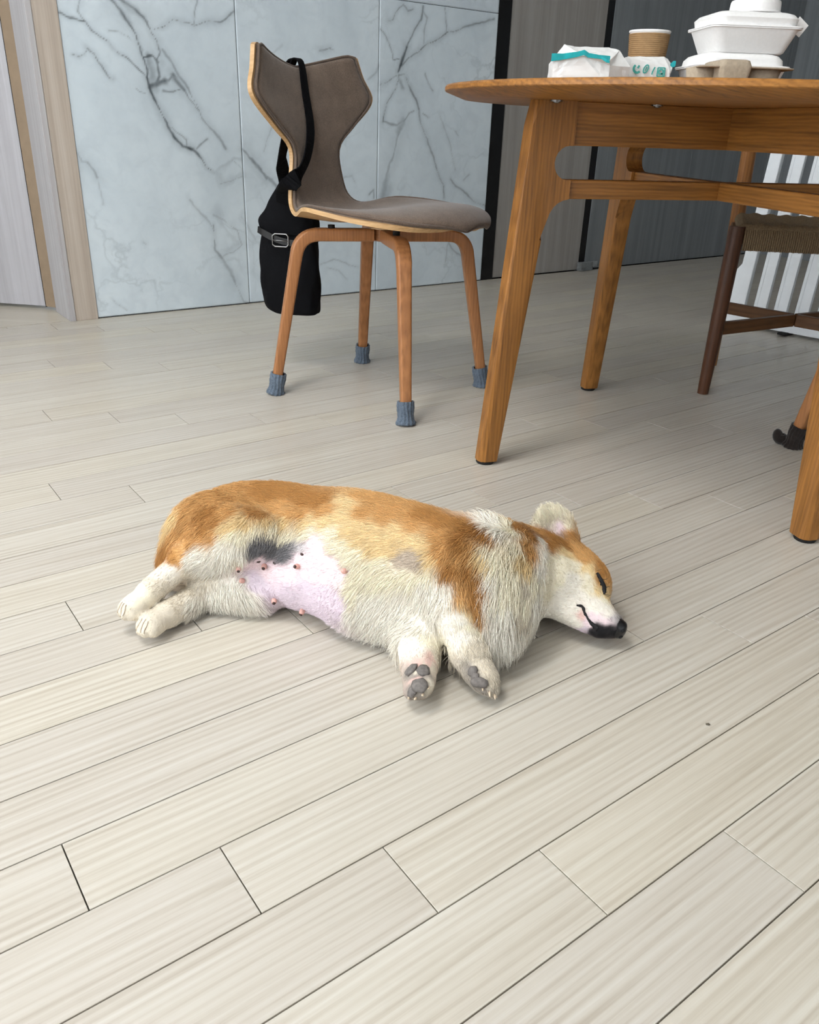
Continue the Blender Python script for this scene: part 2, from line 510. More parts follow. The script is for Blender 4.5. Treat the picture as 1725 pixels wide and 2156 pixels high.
# marble veins, as polylines in (u, z) on the wall: (half width m, strength, [(u,z)...])
VEINS = [(0.004, 0.75, [(1.023, 1.004), (1.048, 0.973), (1.067, 0.942), (1.087, 0.909), (1.097, 0.873), (1.106, 0.841), (1.113, 0.815), (1.107, 0.788)]),
         (0.0045, 0.95, [(1.107, 0.788), (1.114, 0.759), (1.125, 0.729), (1.139, 0.699), (1.153, 0.669), (1.168, 0.638), (1.187, 0.607), (1.213, 0.578), (1.249, 0.566)]),
         (0.003, 0.8, [(1.249, 0.566), (1.277, 0.536), (1.305, 0.506), (1.335, 0.486)]),
         (0.009, 0.38, [(1.027, 1.004), (1.059, 0.958), (1.087, 0.915), (1.102, 0.87)]),
         (0.004, 0.75, [(1.052, 1.007), (1.088, 0.982), (1.116, 0.96), (1.136, 0.93), (1.159, 0.894), (1.163, 0.866), (1.15, 0.838), (1.149, 0.797), (1.133, 0.772)]),
         (0.009, 0.45, [(1.064, 0.997), (1.094, 0.977), (1.125, 0.952)]),
         (0.016, 0.42, [(1.12, 0.851), (1.127, 0.813), (1.121, 0.765)]),
         (0.006, 0.8, [(1.11, 0.847), (1.138, 0.855), (1.153, 0.838)]),
         (0.006, 0.8, [(1.118, 0.765), (1.147, 0.779), (1.168, 0.783)]),
         (0.0022, 0.7, [(0.843, 0.947), (0.875, 0.939), (0.918, 0.937), (0.939, 0.915), (0.968, 0.895), (0.992, 0.882), (1.021, 0.856), (1.052, 0.838), (1.082, 0.814), (1.107, 0.788)]),
         (0.0018, 0.5, [(0.91, 0.993), (0.899, 0.96), (0.918, 0.937)]),
         (0.003, 0.62, [(0.911, 0.865), (0.937, 0.848), (0.946, 0.826), (0.963, 0.807), (0.98, 0.785), (0.993, 0.782)]),
         (0.0018, 0.5, [(0.868, 0.846), (0.885, 0.836), (0.902, 0.845), (0.914, 0.863)]),
         (0.003, 0.62, [(1.149, 0.931), (1.185, 0.945), (1.215, 0.968), (1.256, 0.966), (1.294, 0.957), (1.342, 0.967), (1.386, 0.971), (1.417, 0.985), (1.44, 1.002)]),
         (0.0018, 0.5, [(1.294, 0.957), (1.301, 0.996), (1.311, 1.031)]),
         (0.004, 0.5, [(1.171, 0.875), (1.201, 0.83), (1.22, 0.801), (1.252, 0.759), (1.274, 0.717), (1.296, 0.673), (1.324, 0.642), (1.36, 0.61), (1.381, 0.577)]),
         (0.007, 0.75, [(1.199, 0.805), (1.217, 0.776), (1.237, 0.753)]),
         (0.004, 0.6, [(1.237, 0.753), (1.256, 0.722), (1.283, 0.692)]),
         (0.003, 0.65, [(1.148, 0.785), (1.183, 0.786), (1.199, 0.805)]),
         (0.003, 0.65, [(1.158, 0.752), (1.194, 0.751), (1.223, 0.758)]),
         (0.002, 0.5, [(1.175, 0.638), (1.203, 0.62), (1.23, 0.601), (1.228, 0.575)]),
         (0.002, 0.55, [(1.265, 0.566), (1.289, 0.586), (1.313, 0.599)]),
         (0.0018, 0.4, [(0.999, 0.914), (1.028, 0.913), (1.059, 0.899), (1.084, 0.886)]),
         (0.007, 0.3, [(0.845, 0.552), (0.855, 0.528), (0.874, 0.522)]),
         (0.005, 0.45, [(0.874, 0.522), (0.896, 0.491), (0.9, 0.472)]),
         (0.002, 0.25, [(0.9, 0.472), (0.904, 0.428), (0.905, 0.383)]),
         (0.018, 0.22, [(1.335, 0.486), (1.369, 0.517), (1.41, 0.544), (1.438, 0.537)]),
         (0.02, 0.22, [(1.343, 0.489), (1.372, 0.448), (1.405, 0.469), (1.438, 0.482)]),
         (0.003, 0.4, [(1.356, 0.448), (1.397, 0.462), (1.438, 0.475)]),
         (0.002, 0.35, [(1.402, 0.537), (1.424, 0.517), (1.443, 0.496)]),
         (0.003, 0.35, [(1.223, 0.396), (1.255, 0.36), (1.291, 0.324), (1.309, 0.295)]),
         (0.0045, 0.55, [(1.31, 0.309), (1.31, 0.267), (1.307, 0.216), (1.336, 0.178)]),
         (0.006, 0.42, [(1.336, 0.178), (1.366, 0.131), (1.387, 0.068)]),
         (0.004, 0.4, [(1.387, 0.068), (1.418, 0.011), (1.443, 0.001)]),
         (0.003, 0.35, [(1.312, 0.345), (1.355, 0.329), (1.41, 0.284), (1.423, 0.232), (1.388, 0.204), (1.337, 0.185)]),
         (0.02, 0.18, [(1.332, 0.344), (1.376, 0.271), (1.407, 0.24), (1.345, 0.192)]),
         (0.0015, 0.4, [(1.069, 0.751), (1.081, 0.742), (1.102, 0.74)]),
         (0.0015, 0.35, [(0.903, 0.064), (0.929, 0.04), (0.949, 0.024)]),
         (0.003, 0.3, [(1.034, 0.258), (1.048, 0.247)]),
         (0.008, 0.6, [(1.448, 0.571), (1.482, 0.537), (1.514, 0.503), (1.539, 0.468)]),
         (0.008, 0.55, [(1.482, 0.534), (1.515, 0.501), (1.553, 0.462), (1.593, 0.429)]),
         (0.003, 0.5, [(1.78, 0.912), (1.798, 0.918), (1.822, 0.928), (1.834, 0.931)]),
         (0.006, 0.2, [(1.585, 0.892), (1.63, 0.917)]),
         (0.003, 0.3, [(2.006, 0.825), (2.035, 0.851), (2.054, 0.881)]),
         (0.003, 0.3, [(1.53, 0.567), (1.549, 0.605), (1.573, 0.639)]),
         (0.002, 0.3, [(1.881, 0.459), (1.934, 0.474), (1.947, 0.453)]),
         (0.002, 0.28, [(1.805, 0.118), (1.859, 0.103), (1.907, 0.065)]),
         (0.002, 0.25, [(2.018, 0.173), (2.047, 0.148), (2.059, 0.09)]),
         (0.006, 0.25, [(1.434, 0.327), (1.456, 0.291), (1.486, 0.248)]),
         (0.002, 0.3, [(1.776, 0.136), (1.841, 0.148), (1.965, 0.108)]),
         (0.002, 0.28, [(1.781, 0.914), (1.823, 0.927), (1.848, 0.923)]),
         (0.003, 0.5, [(2.015, 0.399), (2.039, 0.413), (2.044, 0.383)]),
         (0.003, 0.55, [(2.092, 1.034), (2.122, 1.041), (2.132, 1.066), (2.168, 1.097), (2.195, 1.076), (2.218, 1.089)]),
         (0.003, 0.6, [(2.27, 1.107), (2.257, 1.058), (2.221, 1.002), (2.189, 0.951)]),
         (0.006, 0.85, [(2.189, 0.951), (2.175, 0.917), (2.168, 0.895), (2.157, 0.87)]),
         (0.002, 0.55, [(2.057, 1.002), (2.086, 0.981), (2.113, 0.946), (2.125, 0.911), (2.156, 0.913)]),
         (0.004, 0.6, [(2.157, 0.878), (2.202, 0.916), (2.247, 0.936), (2.278, 0.957)]),
         (0.0035, 0.7, [(2.255, 0.944), (2.278, 0.957), (2.332, 0.977), (2.367, 1.002), (2.402, 1.024)]),
         (0.0028, 0.55, [(2.402, 1.024), (2.442, 1.035), (2.491, 1.053), (2.54, 1.068), (2.591, 1.07), (2.641, 1.088)]),
         (0.003, 0.4, [(2.263, 1.09), (2.288, 1.066), (2.275, 1.017), (2.274, 0.962)]),
         (0.002, 0.5, [(2.372, 1.108), (2.383, 1.069), (2.394, 1.023)]),
         (0.015, 0.42, [(2.158, 0.856), (2.174, 0.829), (2.182, 0.813)]),
         (0.004, 0.6, [(2.06, 0.812), (2.097, 0.831), (2.142, 0.855), (2.188, 0.863)]),
         (0.004, 0.7, [(2.157, 0.87), (2.166, 0.845), (2.151, 0.817)]),
         (0.0035, 0.65, [(2.151, 0.811), (2.122, 0.782), (2.092, 0.742), (2.071, 0.679)]),
         (0.0025, 0.5, [(2.071, 0.679), (2.117, 0.669), (2.156, 0.664), (2.195, 0.682), (2.218, 0.712), (2.241, 0.721)]),
         (0.011, 0.42, [(2.187, 0.676), (2.157, 0.629), (2.135, 0.576), (2.113, 0.522), (2.099, 0.456), (2.085, 0.383)]),
         (0.02, 0.25, [(2.108, 0.419), (2.085, 0.371)]),
         (0.004, 0.65, [(2.192, 0.858), (2.214, 0.809), (2.247, 0.77), (2.265, 0.725)]),
         (0.0035, 0.55, [(2.265, 0.725), (2.276, 0.673), (2.311, 0.62), (2.339, 0.566)]),
         (0.003, 0.6, [(2.339, 0.566), (2.368, 0.504), (2.407, 0.441), (2.415, 0.376)]),
         (0.012, 0.25, [(2.204, 0.847), (2.222, 0.803)]),
         (0.002, 0.45, [(2.286, 0.714), (2.311, 0.697)]),
         (0.002, 0.45, [(2.282, 0.868), (2.3, 0.836), (2.326, 0.808)]),
         (0.002, 0.28, [(2.364, 0.716), (2.402, 0.652), (2.441, 0.585), (2.482, 0.491)]),
         (0.003, 0.55, [(2.45, 0.456), (2.487, 0.427), (2.533, 0.413), (2.573, 0.38), (2.611, 0.359), (2.669, 0.344)]),
         (0.003, 0.45, [(2.444, 0.21), (2.459, 0.182), (2.509, 0.138), (2.587, 0.099)]),
         (0.002, 0.35, [(2.45, 0.183), (2.446, 0.107)]),
         (0.002, 0.35, [(2.462, 0.647), (2.476, 0.632)]),
         (0.002, 0.35, [(2.53, 0.459), (2.555, 0.478)])]


def marble_material():
    t = NT('white_marble_tile')
    co = t.coord('Object')
    big = t.noise(t.coord('Object', (1, 1, .8)), 2.2, 5, .6, .6)
    mott = t.noise(co, 14, 5, .65, .5)
    base = t.ramp(big, [(.3, srgb(203, 215, 223)), (.55, srgb(216, 227, 234)), (.75, srgb(226, 235, 240))])
    base = t.mix(t.ramp(mott, [(.45, 0), (.8, .5)]), base, srgb(190, 201, 210))
    at = t.n('ShaderNodeAttribute'); at.attribute_name = 'vein'
    crack = t.noise(t.coord('Object', (1, 1, 1)), 60, 4, .7)
    soft = t.noise(co, 25, 4, .6)
    k = t.math('MULTIPLY', at.outputs['Fac'], t.ramp(soft, [(.2, .65), (.65, 1.1)]))
    col = t.mix(t.math('MINIMUM', k, 1.0), base, srgb(74, 82, 88))
    # faint wandering veins everywhere
    v = t.n('ShaderNodeTexVoronoi', feature='DISTANCE_TO_EDGE'); v.inputs['Scale'].default_value = 3.1
    wob = t.n('ShaderNodeTexNoise'); wob.inputs['Scale'].default_value = 5; wob.inputs['Detail'].default_value = 6
    t.l(co, wob.inputs['Vector'])
    ad = t.n('ShaderNodeVectorMath', operation='MULTIPLY_ADD')
    t.l(wob.outputs['Color'], ad.inputs[0]); ad.inputs[1].default_value = (.5, .5, .5); t.l(co, ad.inputs[2])
    t.l(ad.outputs[0], v.inputs['Vector'])
    faint = t.math('MULTIPLY', t.ramp(v.outputs['Distance'], [(.0, 1.0), (.035, .0)]), t.ramp(big, [(.45, .0), (.65, .38)]))
    col = t.mix(faint, col, srgb(150, 162, 168))
    st = t.noise(t.coord('Object', (70, 70, 22)), 1.0, 4, .6, .8)
    t.bump(st, .25, .002)
    return t.out(col, .42, 0, .4)


M['marble'] = marble_material()
M['grout'] = plain('dark_grout', (52, 57, 60), .9)


def vein_field(U, Z):
    g = np.random.default_rng(3)
    F = np.zeros_like(U)
    # small warps make the lines ragged
    def fbm(a, b, seed):
        q = np.random.default_rng(seed); s = 0
        for o in range(5):
            fr = 22 * 2 ** o
            th = q.uniform(0, 6.28, 4); ph = q.uniform(0, 6.28, 4)
            s = s + sum(np.sin(fr * (a * np.cos(t) + b * np.sin(t)) + p) for t, p in zip(th, ph)) / (4 * 1.7 ** o)
        return s
    wu = U + .0075 * fbm(U, Z, 11); wz = Z + .0075 * fbm(U, Z, 12)
    mod = fbm(U * 1.3, Z * 1.3, 13)
    for hw, st, pts in VEINS:
        pts = np.array(pts, float)
        lo, hi = pts.min(0) - .06 - 2 * hw, pts.max(0) + .06 + 2 * hw
        msk = (U > lo[0]) & (U < hi[0]) & (Z > lo[1]) & (Z < hi[1])
        if not msk.any():
            continue
        a, b = wu[msk], wz[msk]
        d = np.full(a.shape, 9.0)
        for p, q in zip(pts[:-1], pts[1:]):
            e = q - p; L2 = e @ e + 1e-12
            t = np.clip(((a - p[0]) * e[0] + (b - p[1]) * e[1]) / L2, 0, 1)
            d = np.minimum(d, np.hypot(a - p[0] - t * e[0], b - p[1] - t * e[1]))
        m_ = np.clip(.75 + .9 * mod[msk], .18, 1.6)
        core = np.exp(-(d / (1.35 * hw * m_)) ** 2) * min(1.0, st * 1.15)
        halo = np.exp(-(d / (hw * 4.0)) ** 2) * st * .34
        F[msk] = np.maximum(F[msk], np.maximum(core, halo))
    return np.clip(F, 0, 1)


def marble_tile(u0, u1, z0, z1, parent, step=.004):
    j = .0012
    u0 += j; u1 -= j; z0 += j; z1 -= j
    nu, nz = max(2, int((u1 - u0) / step)), max(2, int((z1 - z0) / step))
    U, Z = np.meshgrid(np.linspace(u0, u1, nu), np.linspace(z0, z1, nz), indexing='ij')
    F = vein_field(U, Z)
    V = np.full_like(U, WALL_V)
    pts = U[..., None] * DU + V[..., None] * DV + Z[..., None] * np.array([0, 0, 1.0])
    verts = pts.reshape(-1, 3)
    idx = np.arange(nu * nz).reshape(nu, nz)
    quads = np.stack([idx[:-1, :-1], idx[1:, :-1], idx[1:, 1:], idx[:-1, 1:]], -1).reshape(-1, 4)
    # side skirts back into the wall
    ring = np.concatenate([idx[:, 0], idx[-1, 1:], idx[-2::-1, -1], idx[0, -2:0:-1]])
    back = verts[ring] - DV * .008
    nb = len(verts); verts = np.concatenate([verts, back])
    rb = np.arange(len(ring)) + nb
    sk = np.stack([ring, rb, np.roll(rb, -1), np.roll(ring, -1)], -1)
    fc = np.concatenate([quads, sk])
    me = bpy.data.meshes.new('marble_tile')
    me.vertices.add(len(verts)); me.vertices.foreach_set('co', verts.ravel())
    me.loops.add(fc.size); me.loops.foreach_set('vertex_index', fc.ravel().astype(np.int32))
    me.polygons.add(len(fc)); me.polygons.foreach_set('loop_start', np.arange(0, fc.size, 4, dtype=np.int32))
    at = me.attributes.new('vein', 'FLOAT', 'POINT')
    at.data.foreach_set('value', np.concatenate([F.ravel(), np.zeros(len(back))]).astype(np.float32))
    me.update(calc_edges=True); me.validate()
    me.materials.append(M['marble'])
    return link(bpy.data.objects.new('marble_tile', me), parent)


CEIL = 2.4
wb = wall_box('wall_back', .842, 2.67, WALL_V - .12, WALL_V - .006, 0, CEIL, M['grout'], kind='structure')
US = [.842, 1.4455, 2.056, 2.668]
for i in range(3):
    marble_tile(US[i], US[i + 1], 0.003, 1.111, wb)
    marble_tile(US[i], US[i + 1], 1.111, CEIL, wb, .012 if i < 2 else .006)
wall_box('trim_1', 2.669, 2.752, WALL_V - .12, WALL_V - .012, 0, CEIL, M['black_gap'], kind='structure')
cabw = wall_box('wall_cabinet', 2.752, 5.05, WALL_V - .14, WALL_V - .05, 0, CEIL, M['black_gap'], kind='structure')
for u0, u1, mm in ((2.753, 3.362, 'lam_grey'), (3.410, 4.174, 'lam_dark'), (4.177, 4.915, 'lam_dark'), (4.918, 5.0, 'lam_dark')):
    wall_box('wall_panel', u0, u1, WALL_V - .05, WALL_V - .018, .004, CEIL, M[mm], cabw, bevel=.0008)
wall_box('black_strip', 3.3632, 3.4088, WALL_V - .05, WALL_V - .0195, .0, CEIL, M['black_gap'], cabw)
wall_box('wall_right', 5.05, 5.17, WALL_V - .14, BACK_V + .1, 0, CEIL, M['lam_dark'], kind='structure')
wall_box('wall_right_return', 5.0, 5.05, WALL_V - .14, WALL_V + .35, 0, CEIL, M['lam_dark'], kind='structure')
wall_box('ceiling', ROOM_U0 - .3, 5.17, WALL_V - 1.7, BACK_V + .3, CEIL, CEIL + .1, M['ceiling'], kind='structure')

# door frame: face, jamb, stop and the door leaf swung into the hall
wall_box('trim_2', .764, .842, WALL_V - .18, WALL_V + .004, 0, CEIL, M['lam_taupe'], kind='structure', bevel=.001)
jf = wall_box('trim_3', .744, .7635, WALL_V - .182, WALL_V + .0065, 0, CEIL, M['lam_jamb'], kind='structure', bevel=.001)


def quad_post(name, pts, z0, z1, m, parent=None, kind=None):
    n = len(pts)
    v = [(p[0], p[1], z0) for p in pts] + [(p[0], p[1], z1) for p in pts]
    f = [tuple(range(n))[::-1], tuple(range(n, 2 * n))] + [(i, (i + 1) % n, n + (i + 1) % n, n + i) for i in range(n)]
    o = mesh_obj(name, v, f, m, parent, kind=kind)
    bm = bmesh.new(); bm.from_mesh(o.data); bmesh.ops.recalc_face_normals(bm, faces=bm.faces[:]); bm.to_mesh(o.data); bm.free()
    return o


quad_post('trim_4', [(-1.347, 3.052), (-1.319, 3.036), (-1.30, 3.075), (-1.33, 3.09)], 0.008, CEIL, M['lam_white'], kind='structure')
quad_post('trim_5', [(-1.393, 3.063), (-1.349, 3.0455), (-1.334, 3.085), (-1.38, 3.10)], 0.012, CEIL, M['brown_strip'], kind='structure')
dl = quad_post('door_1', [(-1.397, 3.072), (-2.22, 3.172), (-2.215, 3.212), (-1.392, 3.112)], .012, 2.1, M['lam_white'], kind='structure')
quad_post('door_edge_strip', [(-1.3955, 3.0705), (-1.399, 3.0715), (-1.394, 3.112), (-1.3905, 3.111)], .012, 2.1, M['black_gap'], dl)
quad_post('door_gap', [(-1.3495, 3.0465), (-1.3465, 3.0515), (-1.340, 3.08), (-1.345, 3.08)], .008, CEIL, M['black_gap'], jf)
quad_post('door_gap', [(-1.3195, 3.0365), (-1.3150, 3.0385), (-1.309, 3.06), (-1.315, 3.06)], .008, CEIL, M['black_gap'], jf)
quad_post('door_gap', [(-1.396, 3.064), (-1.3925, 3.0632), (-1.388, 3.08), (-1.394, 3.08)], .010, CEIL, M['black_gap'], jf)
wall_box('wall_hall', ROOM_U0 - .1, 1.0, WALL_V - 1.62, WALL_V - 1.5, 0, CEIL, M['plaster'], kind='structure')
wall_box('wall_left_of_door', ROOM_U0, -.16, WALL_V - .12, WALL_V, 0, CEIL, M['plaster'], kind='structure')
wall_box('wall_above_door', -.16, .764, WALL_V - .12, WALL_V, 2.12, CEIL, M['plaster'], kind='structure')

# window wall on the left and balcony wall behind the camera
wl = wall_box('wall_left', WIN_U - .1, WIN_U, WALL_V - 1.6, WIN_V0, 0, CEIL, M['plaster'], kind='structure')
wall_box('wall_left_front', WIN_U - .1, WIN_U, WIN_V1, BACK_V + .1, 0, CEIL, M['plaster'], kind='structure')
wall_box('wall_left_lintel', WIN_U - .1, WIN_U, WIN_V0, WIN_V1, WIN_Z1, CEIL, M['plaster'], kind='structure')
M['white_pvc'] = plain('white_window_frame', (232, 233, 233), .4, var=.02)
wf = wall_box('window_1', WIN_U - .08, WIN_U - .02, WIN_V0, WIN_V1, WIN_Z0 - .05, WIN_Z0, M['white_pvc'], kind='structure')
wall_box('wall_left_sill', WIN_U - .1, WIN_U, WIN_V0, WIN_V1, 0, WIN_Z0 - .05, M['plaster'], kind='structure')  # unseen wall under the window, raised so that it blocks low light
for i in range(4):
    vv = WIN_V0 + (WIN_V1 - WIN_V0 - .05) * i / 3
    wall_box('mullion', WIN_U - .07, WIN_U - .03, vv, vv + .05, WIN_Z0, WIN_Z1, M['white_pvc'], wf)
wk = wall_box('wall_front', -1.0, -1.0 + .02, BACK_V, BACK_V + .1, 0, CEIL, M['plaster'], kind='structure')
wall_box('wall_front_low', ROOM_U0, ROOM_U1, BACK_V, BACK_V + .1, 0, .25, M['plaster'], kind='structure')
wall_box('wall_front_lintel', ROOM_U0, ROOM_U1, BACK_V, BACK_V + .1, 2.25, CEIL, M['plaster'], kind='structure')
wall_box('wall_front_left', ROOM_U0, -1.0, BACK_V, BACK_V + .1, .25, 2.25, M['plaster'], kind='structure')
wall_box('wall_front_right', 2.2, ROOM_U1, BACK_V, BACK_V + .1, .25, 2.25, M['plaster'], kind='structure')

# ------------------------------------------------------------------ dining table
OAK_D, OAK_L = (102, 62, 24), (178, 121, 58)
for ax in (0, 1, 2):
    M['oak%d' % ax] = wood('golden_oak_%s' % 'xyz'[ax], OAK_D, OAK_L, ax, 9, 1.0, .42)
M['steel'] = plain('brushed_steel', (150, 150, 150), .35, metal=1.0, var=.03)

TC = (.621, 1.817, 0.0)
TA = math.atan2(-.28, -.96)
table = thing('dining_table', 'round golden oak dining table with splayed legs and crossed stretchers', 'table', TC, TA)
prof = [(.0, .7285), (.30, .7285), (.543, .7285), (.579, .741), (.5805, .7425), (.5805, .7485), (.578, .7515), (.574, .7522), (.30, .7522), (.0, .7522)]
prof = [(max(r, .0005), z - .0052) for r, z in prof]
v, f = lathe(prof, 128)
tt = mesh_obj('table_top', v, f, M['oak0'], table)
smooth_by_angle(tt, 20)

leg_poly = [(.437, .7233), (.441, .68), (.497, .008), (.4535, .008), (.412, .366), (.399, .475)]
for k in range(1, 7):      # fillet up to the stretcher
    t = k / 6
    a, b, c = np.array((.396, .50)), np.array((.391, .548)), np.array((.352, .552))
    q = a * (1 - t) ** 2 + 2 * b * t * (1 - t) + c * t * t
    leg_poly.append(tuple(q))
leg_poly.append((.352, .587))
for k in range(0, 11):     # rounded opening between stretcher and apron
    t = math.radians(-90 + 18 * k)
    leg_poly.append((.3615 + .028 * math.cos(t), .617 + .030 * math.sin(t)))
leg_poly += [(.353, .647), (.353, .7233)]


def table_leg(mtl):
    bm = bm_prism(leg_poly, 1, -.0215, .0215)
    bm.edges.ensure_lookup_table()
    outer, inner = [], []
    for e in bm.edges:
        a, b = e.verts[0].co, e.verts[1].co
        if abs(a.y - b.y) > 1e-6:
            continue
        if min(a.x, b.x) > .435 and max(a.z, b.z) > .02 and abs(a.z - b.z) > .02:
            outer.append(e)
        elif max(a.z, b.z) < .48 and abs(a.z - b.z) > .02:
            inner.append(e)
    bmesh.ops.bevel(bm, geom=outer, offset=.013, segments=2, profile=.45, affect='EDGES')
    inner = [e for e in inner if e.is_valid]
    bmesh.ops.bevel(bm, geom=inner, offset=.007, segments=2, profile=.5, affect='EDGES')
    o = bm_obj('leg', bm, mtl, table)
    smooth_by_angle(o, 25)
    return o


for q in range(4):
    lg = table_leg(M['oak2'])
    qa = q * math.pi / 2 - (.033 if q % 2 else 0)
    lg.rotation_euler = (0, 0, qa)
    v, f = lathe([(.019, 0.0), (.020, .002), (.020, .0075)], 20)
    ft = mesh_obj('foot_pad', [(p[0] + .476, p[1], p[2]) for p in v], f, M['rubber'], lg)
    s0 = .0 if q % 2 == 0 else .0135
    ap = bm_obj('apron', bm_box((s0, -.0135, .6475), (.353, .0135, .7233), .0012), M['oak0'], table)
    ap.rotation_euler = (0, 0, qa)
    stt = bm_obj('stretcher', bm_box((s0, -.0135, .552), (.352, .0135, .587), .002, 2), M['oak0'], table)
    stt.rotation_euler = (0, 0, qa)
    for ss, yy in ((.402, .030), (.188, .021)):
        v, f = lathe([(.0115, .7205), (.0115, .7234)], 18)
        fp = mesh_obj('fastener_plate', [(p[0] + ss, p[1] + yy, p[2]) for p in v], f, M['steel'], table)
        fp.rotation_euler = (0, 0, qa)
        v, f = lathe([(.002, .7178), (.0055, .7188), (.006, .7206)], 12)
        mesh_obj('screw_head', [(p[0] + ss, p[1] + yy, p[2]) for p in v], f, M['steel'], fp, True)

# ------------------------------------------------------------------ upholstered plywood chair
M['beech'] = wood('honey_beech', (138, 88, 52), (182, 126, 80), 2, 8, .8, .4, .25)
M['beech_x'] = wood('honey_beech_rail', (132, 84, 50), (174, 120, 78), 0, 8, .8, .4, .25)
M['ply'] = wood('pale_oak_plywood', (178, 138, 92), (212, 176, 130), 0, 8, .8, .45, .2)


def ply_edge():
    t = NT('layered_plywood')
    w = t.n('ShaderNodeTexWave', wave_type='BANDS', bands_direction='Z')
    w.inputs['Scale'].default_value = 60
    t.l(t.coord('Object'), w.inputs[0])
    return t.out(t.ramp(w.outputs['Fac'], [(.3, srgb(150, 116, 82)), (.7, srgb(206, 176, 136))]), .5)


M['plyblock'] = ply_edge()


def fabric(name, c0, c1, scale=420):
    t = NT(name)
    a = t.noise(t.coord('Object', (1, 1, 1)), scale, 2, .7)
    b = t.noise(t.coord('Object', (1, 1, 1)), 26, 4, .6)
    f = t.math('ADD', t.math('MULTIPLY', a, .65), t.math('MULTIPLY', b, .35))
    t.bump(a, .35, .0008)
    return t.out(t.ramp(f, [(.35, srgb(*c0)), (.65, srgb(*c1))]), .92, 0, .2, **{'Sheen Weight': .25, 'Sheen Roughness': .5})


M['taupe_wool'] = fabric('taupe_wool', (92, 78, 68), (126, 109, 96))
M['taupe_pipe'] = fabric('taupe_piping', (84, 71, 62), (112, 96, 84))
M['sock_blue'] = fabric('blue_grey_knit', (66, 78, 92), (112, 124, 138), 300)
M['sock_brown'] = fabric('dark_brown_knit', (24, 19, 17), (46, 38, 34), 300)

ROWS = [  # centre (x,z), edge (x,y,z)
    (-.289, .795, -.233, .200, .845), (-.268, .757, -.222, .222, .785), (-.252, .712, -.207, .247, .727), (-.238, .665, -.212, .168, .663),
    (-.228, .612, -.217, .100, .612), (-.222, .545, -.214, .104, .545), (-.212, .492, -.202, .124, .487), (-.180, .457, -.166, .154, .466),
    (-.120, .447, -.100, .207, .486), (-.030, .457, -.030, .233, .485), (.060, .474, .060, .240, .476), (.150, .485, .145, .225, .468),
    (.215, .481, .202, .180, .460), (.258, .464, .243, .105, .455), (.270, .452, .263, .040, .449)]


def shell_eval(T, Vv):
    R = np.array(ROWS); k = len(R)
    t_eff = T + np.clip(1 - T / 1.6, 0, 1) * .34 * np.clip((np.abs(Vv) - .80) / .20, 0, 1) ** 2
    # round the side corner of the wing and the waist a little by smoothing the table
    Rs = catmull(R, (k - 1) * 24 + 1)
    ker = np.hanning(15); ker /= ker.sum()
    pad = np.concatenate([np.repeat(Rs[:1], 7, 0), Rs, np.repeat(Rs[-1:], 7, 0)])
    Rs = np.stack([np.convolve(pad[:, c], ker, 'valid') for c in range(5)], 1)
    pos = np.clip(t_eff, 0, k - 1) * 24
    i = np.clip(pos.astype(int), 0, len(Rs) - 2); fr = (pos - i)[..., None]
    r = Rs[i] * (1 - fr) + Rs[i + 1] * fr
    a = np.abs(Vv)
    back = np.clip((7 - T) / 2, 0, 1)
    kz = 2.0 - .75 * back
    x = r[..., 0] + (r[..., 2] - r[..., 0]) * a ** 2
    y = r[..., 3] * Vv
    z = r[..., 1] + (r[..., 4] - r[..., 1]) * a ** kz
    return np.stack([x, y, z], -1)


def shell_normals(P):
    du = np.gradient(P, axis=0); dv = np.gradient(P, axis=1)
    n = np.cross(du, dv)
    n /= np.linalg.norm(n, axis=-1)[..., None] + 1e-12
    return n


def solid_from(front, back):
    nu, nv = front.shape[:2]
    verts = np.concatenate([front.reshape(-1, 3), back.reshape(-1, 3)])
    a = np.arange(nu * nv).reshape(nu, nv); b = a + nu * nv
    faces = []
    for i in range(nu - 1):
        for j in range(nv - 1):
            faces.append((a[i, j], a[i, j + 1], a[i + 1, j + 1], a[i + 1, j]))
            faces.append((b[i, j], b[i + 1, j], b[i + 1, j + 1], b[i, j + 1]))
    ring = list(a[:, 0]) + list(a[-1, 1:]) + list(a[-2::-1, -1]) + list(a[0, -2:0:-1])
    for p, q in zip(ring, ring[1:] + ring[:1]):
        faces.append((p, q, q + nu * nv, p + nu * nv))
    return verts, faces, ring


